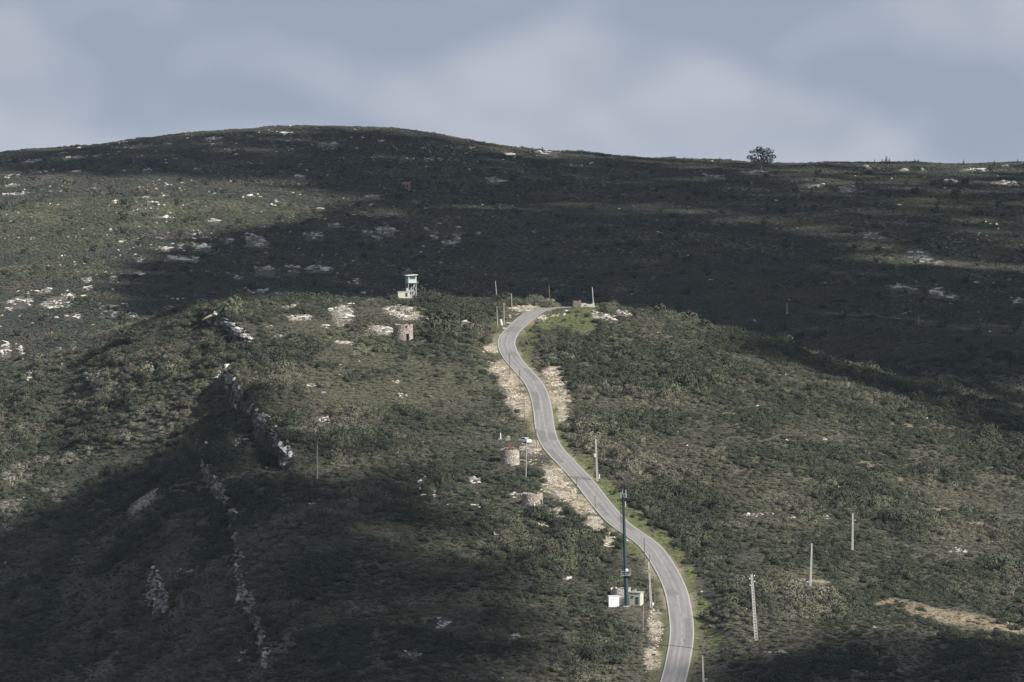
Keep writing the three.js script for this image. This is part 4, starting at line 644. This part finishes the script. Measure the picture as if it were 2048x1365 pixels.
// the largest near bushes are things of their own
const bigOnes = placed.filter((p) => !p.far && p.d < 1800 && Math.abs(p.x / p.d) < 0.1).sort((a, b) => b.r * b.h / b.d ** 2 - a.r * a.h / a.d ** 2).slice(0, 260);
for (const p of bigOnes) p.single = true;
{
  const M = new THREE.Matrix4(), Q = new THREE.Quaternion(), E = new THREE.Euler(), C = new THREE.Color();
  const sets = [['scrub', (p) => !p.far && p.x < 0 + 25, 'dense dark green scrub covering the ridge and its flank'], ['bushland', (p) => !p.far && p.x >= 25, 'grey green bushes and scrub covering the slope across the road'], ['heathland', (p) => p.far, 'low dark heath covering the far hill']];
  for (const [name, test, label] of sets) for (let v = 0; v < 4; v++) {
    const list = placed.filter((p) => !p.single && p.v === v && test(p)); if (!list.length) continue;
    const m = new THREE.InstancedMesh(name === 'heathland' ? BUSH[v] : NEAR[v], leafMat, list.length); m.name = numbered(name); shadows(m);
    list.forEach((p, i) => {
      M.compose(new THREE.Vector3(p.x, p.y - 0.12 * p.h, -p.d), Q.setFromEuler(E.set(0, p.t, 0)), new THREE.Vector3(p.r, p.h * 1.25, p.r)); m.setMatrixAt(i, M);
      const k = kinds[p.kind]; m.setColorAt(i, C.setRGB(k[0] * p.c, k[1] * p.c, k[2] * p.c));
    });
    scene.add(m); stuff(m, label, 'scrub');
  }
  // single bushes
  const crowns = [bushGeometry(31, 900, 0.078, 0.95, 10), bushGeometry(32, 900, 0.078, 0.8, 11), bushGeometry(33, 900, 0.078, 1.0, 9)];
  const stemGeo = mergeGeometries([0, 1, 2, 3].map((i) => { const g = new THREE.CylinderGeometry(0.025, 0.05, 0.5, 5); g.translate(0, 0.15, 0); g.rotateZ(0.35); g.rotateY(i * 1.6); return g; }));
  const bark = mat(0.1, 0.08, 0.06, 1), mats = {};
  const names = { dark: ['dark evergreen bush with a dense rounded crown', 'large dark bushes'], green: ['mid green bush with a rounded crown', 'large green bushes'], heath: ['brownish heath bush with a loose crown', 'large brownish bushes'], grey: ['pale grey green bush with a rounded crown', 'large grey green bushes'], pale: ['pale twiggy thorn bush', 'pale thorn bushes'], meadow: ['yellowish green low bush', 'large yellowish bushes'] };
  const roadX = (d) => { let b = ROAD[0]; for (const p of ROAD) if (Math.abs(-p.z - d) < Math.abs(-b.z - d)) b = p; return b.x; };
  bigOnes.forEach((p, i) => {
    const shade = Math.floor(p.c * 4), key = p.kind + shade, k = kinds[p.kind] ?? kinds.dark;
    mats[key] ??= new THREE.MeshStandardMaterial({ color: new THREE.Color().setRGB(k[0] * shade / 4, k[1] * shade / 4, k[2] * shade / 4), vertexColors: true, roughness: 1, side: THREE.DoubleSide });
    const [look, set] = names[p.kind] ?? names.dark, gap = p.x - roadX(p.d), place = gap > 14 ? 'across the road from the towers' : gap > 0 ? 'close beside the road verge' : gap > -40 ? 'between the road and the scrub flank' : 'on the scrub flank by the rock bands', label = look + ' ' + place, group = set + ' ' + place, o = thing('bush', label, 'bush', [p.x, p.y - 0.12 * p.h, -p.d], p.t, group);
    o.scale.set(p.r, p.h * 1.1, p.r); part('crown', crowns[i % 3], mats[key], o); part('stem', stemGeo, bark, o);
  });
}

// ---------------------------------------------------------------- low tufts between the shrubs
{
  const R = rng(99), tuft = [bushGeometry(51, 60, 0.24, 0.5, 6), bushGeometry(52, 60, 0.26, 0.42, 7)], list = [[], []], bins = 160, top = new Float64Array(bins).fill(-1);
  for (let d = 1120; d < 1965; d += 1.25) {
    const halfW = Math.tan(6.4 * Math.PI / 180) * d;
    for (let b = 0; b < bins; b++) { const s = lerp(-0.115, 0.115, (b + 0.5) / bins); top[b] = Math.max(top[b], (surface(s * d, d) - EYE) / d); }
    for (let x = -halfW; x < halfW; x += 1.3) {
      const X = x + (R() - 0.5) * 1.3, D = d + (R() - 0.5) * 1.3, r0 = R(), r1 = R(), r2 = R(), n1 = fbm(X / 11 + 3, D / 16 + 7, 3), n3 = fbm(X / 3, D / 4, 2);
      if (r0 > 0.78 - 0.3 * n1 + 0.3 * n3) continue;                  // mostly where the shrubs are thin
      const y = surface(X, D), b = clamp(Math.floor((X / D + 0.115) / 0.23 * bins), 0, bins - 1); if ((y + 0.8 - EYE) / D < top[b] - 0.0002) continue;
      const rd = nearRoad(X, D); if (rd && rd.dist < 3.9 + 0.8 * r1) continue;
      const sand = patch(SAND, X, D, n1), stony = patch(STONY, X, D, n1), grass = patch(GRASS, X, D, n1), dry = patch(DRY, X, D, n1), meadow = patch(MEADOW, X, D, n1);
      if (sand > 0.4 && r1 > 0.36) continue; if (stony > 0.4 && r1 > 0.4) continue;
      let kind = r2 < 0.35 ? 'heath' : r2 < 0.65 ? 'green' : r2 < 0.85 ? 'meadow' : 'grey';
      if (meadow > 0.4) kind = r2 < 0.65 ? 'meadow' : 'heath'; if (dry > 0.4) kind = r2 < 0.8 ? 'dry' : 'meadow'; if (grass > 0.35 || (rd && rd.dist < 6.5 && n1 > -0.08)) kind = r2 < 0.75 ? 'turf' : 'meadow';
      const s = (kind === 'turf' ? 0.28 : 0.36) + 0.4 * r1 * r1;
      list[r0 * 1000 & 1].push([X, y, D, s, kind, r2 * 6.283, 0.75 + 0.5 * R()]);
    }
  }
  const Mx = new THREE.Matrix4(), Q = new THREE.Quaternion(), E = new THREE.Euler(), C = new THREE.Color();
  list.forEach((l, v) => {
    const m = new THREE.InstancedMesh(tuft[v], leafMat, l.length); m.name = numbered('tuft_cover'); shadows(m);
    l.forEach(([x, y, d, s, kind, t, c], i) => { Mx.compose(new THREE.Vector3(x, y - 0.04, -d), Q.setFromEuler(E.set(0, t, 0)), new THREE.Vector3(s, s * 1.1, s)); m.setMatrixAt(i, Mx); const k = kinds[kind]; m.setColorAt(i, C.setRGB(k[0] * c, k[1] * c, k[2] * c)); });
    scene.add(m); stuff(m, 'low grass tufts and heath plants between the bushes', 'ground cover');
  });
}

// ---------------------------------------------------------------- outcrops
{
  const R = rng(909), V3 = (x, y, z) => new THREE.Vector3(x, y, z);
  const mixed = [limestone, limestone, limestone, greyRock];
  for (const { L, text, group, e, w, h } of OUTCROPS) {
    const y0 = surface(e.x, e.d), verge = L === vergeLabel, far = e.d > 1960, field = L === shoulderLabel && w * h > 300;
    const o = thing('limestone_outcrop', text, 'rock', [e.x, y0, -e.d], 0, group), px = e.d / FPX;
    const n = Math.round(clamp(w * h / (field ? 9 : 4.5), 12, 170)), singles = field ? 60 : Math.round(clamp(w * h / 30, 3, 24)), rubble = [];
    for (let i = 0; i < n; i++) {
      const a = R() * 6.283, q = Math.sqrt(R()) * 1.2, bd = Math.sin(a) * q * e.rd, bx = Math.cos(a) * q * e.rx + e.sh * bd, x = e.x + bx, d = e.d + bd, big = i < singles;
      if (fbm(bx / e.rx * 1.7 + e.x, bd / e.rd * 1.7 + x / 9, 3) < 0.55 * (q - 0.75)) continue;        // beds with gaps of soil
      const s = px * (big ? Math.min(((field ? 1.3 : verge ? 1.2 : 2.1) + (field ? 1.7 : verge ? 1.4 : 2.8) * R() ** 1.5) * (far ? 1.15 : 1), Math.max(w, h) / 3) : 0.7 + 1.3 * R() ** 1.5), slab = R() < 0.5, geo = (slab ? SLABS : ROCKS)[Math.floor(R() * 6)];
      const at3 = V3(bx, surface(x, d) - y0 + s * 0.22, -bd), rot = new THREE.Euler((R() - 0.5) * 0.6, (R() - 0.5) * 1.6, (R() - 0.5) * 0.6), sc = V3(s * (1 + 0.6 * R()), s * (1 + 0.8 * R()), s * (1 + 0.8 * R()));
      if (big) { const m = part('rock', geo, verge && R() < 0.5 ? ochreRock : mixed[Math.floor(R() * 4)], o); m.position.copy(at3); m.rotation.copy(rot); m.scale.copy(sc); }
      else rubble.push(geo.clone().applyMatrix4(new THREE.Matrix4().compose(at3, new THREE.Quaternion().setFromEuler(rot), sc)));
    }
    if (rubble.length) part('rubble', mergeGeometries(rubble), verge ? ochreRock : limestone, o).userData.kind = 'stuff';
  }
  // rock bands along the scarps: tilted beds, one above the other
  const bands = [
    [0, 'long jagged limestone cliff band dropping from the ridge above dark hollows', 'cliff', 150, 1], [1, 'lower winding limestone rib running down the dark flank', 'cliff', 150, 1], [2, 'short blocky limestone crag with flat top in the shaded flank', 'crag', 20, 5],
    [3, 'tilted sunlit limestone slabs rising beside the green crest of the ridge', 'crag', 40, 1], [4, 'thin curved limestone ledge below the tilted slabs', 'ledge', 9, 1], [5, 'leaning dark edged limestone fin on the bushy flank', 'crag', 7, 2],
    [6, 'narrow limestone rib running down the scrub slope beside green clearings', 'ledge', 22, 1], [7, 'crooked limestone rib in the scrub below the round tower without roof', 'ledge', 20, 1],
  ];
  for (const [k, label, category, n, layers] of bands) {
    const s = SCARPS[k], total = s.len[s.len.length - 1], [x0, d0] = s.pts[Math.floor(s.pts.length / 2)], y0 = surface(x0, d0), o = thing('limestone_' + category, label, category, [x0, y0, -d0]);
    const where = (t) => { const L = t * total; let i = 0; while (i < s.len.length - 2 && s.len[i + 1] < L) i++; const f = (L - s.len[i]) / (s.len[i + 1] - s.len[i]), [ax, ad] = s.pts[i], [bx, bd] = s.pts[i + 1]; return [lerp(ax, bx, f), lerp(ad, bd, f), bx - ax, bd - ad]; };
    if (s.h > 3 && k !== 3) {                                                    // bedded rock of the face, too fine to pick apart
      const face = [], pt = V3(0, 0, 0), step = 2.6;
      for (let L = 0; L < total; L += step) {
        const t = clamp((L + R() * step) / total), [x, d, tx, td] = where(t), T = Math.hypot(tx, td), nx = -td / T, nd = tx / T, top = surface(x + nx * 2, d + nd * 2), foot = surface(x - nx * 3, d - nd * 3);
        if (fbm(t * total / 9 + k * 5, 1.7, 2) < -0.2) continue;
        for (let y = lerp(foot, top, k === 2 ? 0 : 0.55 + 0.25 * R()); y < top - 0.2; y += 0.75) {
          if (R() < 0.4) continue;
          const f = (y - foot) / Math.max(top - foot, 0.5), off = lerp(-2.2, 0.9, f) - 0.5 * R(), q = 0.55 + 0.5 * R();
          pt.set(x + nx * off - x0, y - y0, -(d + nd * off - d0));
          face.push((R() < 0.7 ? SLABS : ROCKS)[Math.floor(R() * 6)].clone().applyMatrix4(new THREE.Matrix4().compose(pt.clone(), new THREE.Quaternion().setFromEuler(new THREE.Euler((R() - 0.5) * 0.3, Math.atan2(td, tx) + (R() - 0.5) * 0.7, (R() - 0.5) * 0.3 - 0.12)), V3(q * (1 + 0.6 * R()), q * 1.25, q))));
        }
      }
      if (face.length) part('rock_face', mergeGeometries(face), greyRock, o).userData.kind = 'stuff';
    }
    for (let i = 0; i < n; i++) for (let j = 0; j < layers; j++) {
      const t = clamp((i + R()) / n), [x, d, tx, td] = where(t), T = Math.hypot(tx, td), nx = -td / T, nd = tx / T;   // to the high side
      const gap = fbm(t * total / 7 + k * 9, 3.3, 2); if (gap < -0.1 && R() < 0.85) continue;      // broken line with soil and bushes between
      const off = (j === 0 ? -0.6 + R() * 2.6 : -0.5 - R() * 1.2) * (s.h > 2 ? 1 : 0.5), X = x + nx * off, D = d + nd * off;
      const big = (k < 2 ? 0.28 + 0.75 * R() ** 2.5 : 0.3 + 0.6 * R() ** 2) * (k === 1 ? 1 : s.h > 5 ? 1.15 : 0.85) * (j ? 0.9 : 1), top = surface(x + nx * 1.5, d + nd * 1.5), foot = surface(x - nx * 2.5, d - nd * 2.5);
      if (j > 0 && R() < 0.55) continue;
      const m = part('rock_slab', (R() < 0.55 ? SLABS : ROCKS)[Math.floor(R() * 6)], j > 0 ? (R() < 0.75 ? greyRock : limestone) : R() < 0.45 ? greyRock : limestone, o);
      m.position.set(X - x0, (j === 0 ? surface(X, D) + 0.15 * big : lerp(top, foot, (j + R() * 0.6) / (layers + 0.6))) - y0, -(D - d0));
      m.rotation.set((R() - 0.5) * 0.5, Math.atan2(td, tx) + (R() - 0.5) * (k < 2 ? 0.5 : 0.9), -0.25 + (R() - 0.5) * 0.5); m.scale.set(big * (k < 2 ? 1.4 + 1.2 * R() : 1 + R()), big * (0.8 + 0.9 * R()), big * (0.9 + 0.7 * R()));
    }
  }
  // the broad tilted slabs and the boulder at their head
  {
    const p = find(482, 668), o = thing('limestone_slab_bed', 'stack of long pale tilted limestone beds lying on the ridge end', 'rock bed', [p.x, p.y, -p.d]);
    for (let i = 0; i < 34; i++) {
      const t = i / 33, u = lerp(448, 508, t) + (R() - 0.5) * 16, v = lerp(644, 688, t) + (R() - 0.5) * 10, q = find(u, v), m = part('rock_slab', SLABS[Math.floor(R() * 6)], R() < 0.35 ? greyRock : limestone, o), w = 0.8 + 1.0 * R();
      m.position.set(q.x - p.x, q.y - p.y + 0.5, -(q.d - p.d)); m.rotation.set(0.15 * (R() - 0.5), -0.9 + R() * 0.8, -0.25 + 0.2 * (R() - 0.5)); m.scale.set(w, 0.6 + 0.8 * R(), w * 0.8);
    }
    const b = find(425, 632), k = b.d / FPX; const B = thing('boulder', 'large smooth tan boulder at the head of the tilted slabs', 'boulder', [b.x, b.y, -b.d]);
    const m = part('rock', ROCKS[2], ochreRock, B); m.scale.set(15 * k, 9 * k, 12 * k); m.rotation.z = 0.35;
  }
  // loose stones lying about, past counting
  const spots = [], Rs = rng(1234);
  for (let i = 0; i < 60000; i++) {
    const d = lerp(1130, 3420, Rs() ** 0.8), x = (Rs() - 0.5) * 0.222 * d, n = fbm(x / 13 + 50, d / 22 + 9, 3), q = Rs(), far = d > 1960;
    const bare = far ? 0 : Math.max(patch(SAND, x, d, 0.3 * n), patch(STONY, x, d, 0.3 * n)), leftHill = far ? smooth(-x / d, -0.02, 0.06) : 0;
    if (bare < 0.3 ? q > (far ? 0.05 + 0.3 * leftHill : 0.035) || n < 0.16 : q > 0.9) continue;
    const rd = nearRoad(x, d); if (rd && rd.dist < 3.7) continue;
    spots.push([x, surface(x, d), d, (bare > 0.3 ? 0.09 + 0.22 * Rs() ** 2 : far ? 0.5 + 0.9 * Rs() ** 2 : 0.3 + 0.5 * Rs() ** 2), Rs() * 6.283]);
  }
  for (let i = 0; i < 26000; i++) {                                    // rubble of the verges
    const e = [...SAND, ...STONY][Math.floor(Rs() * (SAND.length + STONY.length))], a = Rs() * 6.283, r = Math.sqrt(Rs()) * 1.1, bd = Math.sin(a) * r * e.rd, x = e.x + Math.cos(a) * r * e.rx + e.sh * bd, d = e.d + bd, rd = nearRoad(x, d);
    if ((rd && rd.dist < 3.7) || fbm(x / 3, d / 4, 2) < -0.05) continue; spots.push([x, surface(x, d), d, 0.07 + 0.26 * Rs() ** 3, Rs() * 6.283]);
  }
  for (let v = 0; v < 3; v++) {
    const l = spots.filter((_, i) => i % 3 === v), m = new THREE.InstancedMesh(ROCKS[v], v === 2 ? ochreRock : limestone, l.length), Mx = new THREE.Matrix4(), Q = new THREE.Quaternion(), E = new THREE.Euler(); m.name = numbered('loose_stones'); shadows(m);
    l.forEach(([x, y, d, s, t], i) => { Mx.compose(V3(x, y + s * 0.15, -d), Q.setFromEuler(E.set(0.3 * Math.sin(t * 7), t, 0.3 * Math.cos(t * 5))), V3(s, s, s)); m.setMatrixAt(i, Mx); });
    scene.add(m); stuff(m, 'loose limestone stones and gravel strewn over bare ground', 'stones');
  }
}

// ---------------------------------------------------------------- trees
function crownGeometry(seed, blobs, leaves, size) {                   // leaf-sized faces in loose clumps
  const R = rng(seed), pos = [], nor = [], col = [], v = V3(0, 0, 0), n = V3(0, 0, 0), q = V3(0, 0, 0), t = V3(0, 0, 0), s = V3(0, 0, 0);
  for (const [x, y, z, r] of blobs) for (let i = 0; i < leaves * r * r; i++) {
    n.set(R() - 0.5, R() - 0.5, R() - 0.5).normalize(); v.set(x, y, z).addScaledVector(n, r * (0.35 + 0.75 * Math.cbrt(R()))); v.y = y + (v.y - y) * 0.75;
    q.set(R() - 0.5, R() - 0.5, R() - 0.5).add(n).normalize(); t.set(R() - 0.5, R() - 0.5, R() - 0.5).cross(q).normalize(); s.copy(q).cross(t);
    const w = size * (0.6 + 0.8 * R()), k = 0.75 + 0.5 * R(); q.lerp(n, 0.3).normalize();
    for (const [a, b] of [[1, 0], [-0.5, 0.8], [-0.5, -0.8]]) { pos.push(v.x + t.x * w * a + s.x * w * b, v.y + t.y * w * a + s.y * w * b, v.z + t.z * w * a + s.z * w * b); nor.push(q.x, q.y, q.z); col.push(k, k, k); }
  }
  const g = new THREE.BufferGeometry(); g.setAttribute('position', new THREE.Float32BufferAttribute(pos, 3)); g.setAttribute('normal', new THREE.Float32BufferAttribute(nor, 3)); g.setAttribute('color', new THREE.Float32BufferAttribute(col, 3)); return g;
}
{
  const leaf = (r, g, b) => new THREE.MeshStandardMaterial({ color: new THREE.Color().setRGB(r, g, b), vertexColors: true, roughness: 1, side: THREE.DoubleSide }), bark = mat(0.09, 0.075, 0.06, 1);
  // the lone broad tree on the skyline
  const p = find(1522, 340), o = thing('lone_tree', 'lone broad spreading tree standing on the skyline of the far hill', 'tree', [p.x, p.y, -p.d]), k = p.d / FPX, R = rng(5), blobs = [], limbs = [bar(V3(0, -1, 0), V3(0.3, 3.2, 0), 0.42, 9, 0.3)]; o.scale.setScalar(1.2);
  for (const [u, v, r] of [[1502, 319, 4], [1506, 310, 3], [1511, 318, 5], [1513, 309, 4], [1519, 305, 5], [1524, 308, 5], [1521, 314, 5], [1529, 312, 5], [1533, 306, 3.5], [1537, 314, 5], [1541, 309, 3], [1543, 318, 4], [1535, 320, 5], [1527, 320, 5], [1515, 324, 5], [1508, 324, 4], [1540, 324, 3], [1530, 326, 5], [1521, 327, 6], [1512, 330, 4], [1536, 329, 4]]) {
    const b = [(u - 1522) * k, (340 - v) * k, (R() - 0.5) * 8, r * k * 1.2]; blobs.push(b); limbs.push(bar(V3(0.2, 2 + R() * 1.4, 0), V3(b[0] * 0.9, b[1], b[2] * 0.9), 0.16, 5, 0.05));
  }
  part('trunk', joined(...limbs), bark, o); part('crown', crownGeometry(8, blobs, 42, 0.34), leaf(0.05, 0.06, 0.038), o);
  // small trees and conifers along the skyline
  const protoBlobs = [[0, 1.1, 0, 0.75], [0.4, 1.5, 0.2, 0.55], [-0.4, 1.6, -0.1, 0.5], [0.05, 2.1, 0, 0.45], [0.1, 0.6, -0.3, 0.7]], fir = [[0, 0.5, 0, 0.75], [0, 1.1, 0, 0.6], [0, 1.7, 0, 0.42], [0, 2.2, 0, 0.26], [0, 2.6, 0, 0.15]];
  const roundCrown = crownGeometry(9, protoBlobs, 200, 0.16), firCrown = crownGeometry(10, fir, 240, 0.13), trunk = bar(V3(0, -0.3, 0), V3(0, 2, 0), 0.09, 6, 0.04), dk = leaf(0.042, 0.052, 0.034), gy = leaf(0.12, 0.13, 0.1);
  const small = (u, v, hpx, conifer, label, group, m) => { let q = null; for (let w = v; !q && w < v + 14; w++) q = find(u, w); if (!q) return; const s = hpx * q.d / FPX / 2.6, t = thing(conifer ? 'conifer' : 'small_tree', label, 'tree', [q.x, q.y, -q.d], u, group); t.scale.set(s, conifer ? s * 1.1 : s, s); part('trunk', trunk, bark, t); part('crown', conifer ? firCrown : roundCrown, m, t); };
  const up = 2, sk = ['small dark conifer breaking the skyline of the far hill', 'conifers on the skyline'];
  for (const [u, v, h] of [[1065, 305, 8], [1085, 306, 10], [1242 - 2, 316, 5], [1440, 325, 8], [1750, 330, 8], [1765, 330, 9], [1773, 330, 14], [1779, 330, 10], [1813, 331, 8], [1830, 331, 10], [1838, 331, 9], [1928, 330, 8], [1990, 330, 7], [2036, 330, 9]]) small(u, v, h + up, true, sk[0], sk[1], dk);
  for (const [u, v, h] of [[400, 271, 5], [255, 284, 6], [1412, 325, 6], [1470, 328, 6], [1560, 330, 6], [1640, 331, 6], [1700, 331, 6], [1880, 331, 7], [1960, 331, 6]]) small(u, v, h, false, 'low round tree on the skyline of the far hill', 'low trees on the skyline', dk);
  for (const [u, v, h] of [[850, 380, 16], [866, 377, 20], [880, 372, 22], [895, 368, 22], [905, 375, 20], [915, 380, 20], [928, 372, 20], [940, 376, 20], [955, 374, 18], [968, 370, 16], [890, 358, 24], [902, 350, 20], [934, 385, 18], [950, 388, 16], [975, 384, 14], [870, 388, 16], [888, 388, 18], [985, 378, 12]]) small(u, v, h, false, 'grey green tree in the grove beside the orange roofed hut', 'trees of the hillside grove', gy);
  for (const [u, v, h] of [[190, 388, 10], [395, 475, 12], [70, 550, 16], [605, 392, 8], [280, 480, 8], [660, 395, 8], [1640, 620, 14], [1590, 610, 12]]) small(u, v, h, false, 'single dark round tree standing on the open hillside', 'single trees on the hillside', dk);
}

renderer.render(scene, camera);
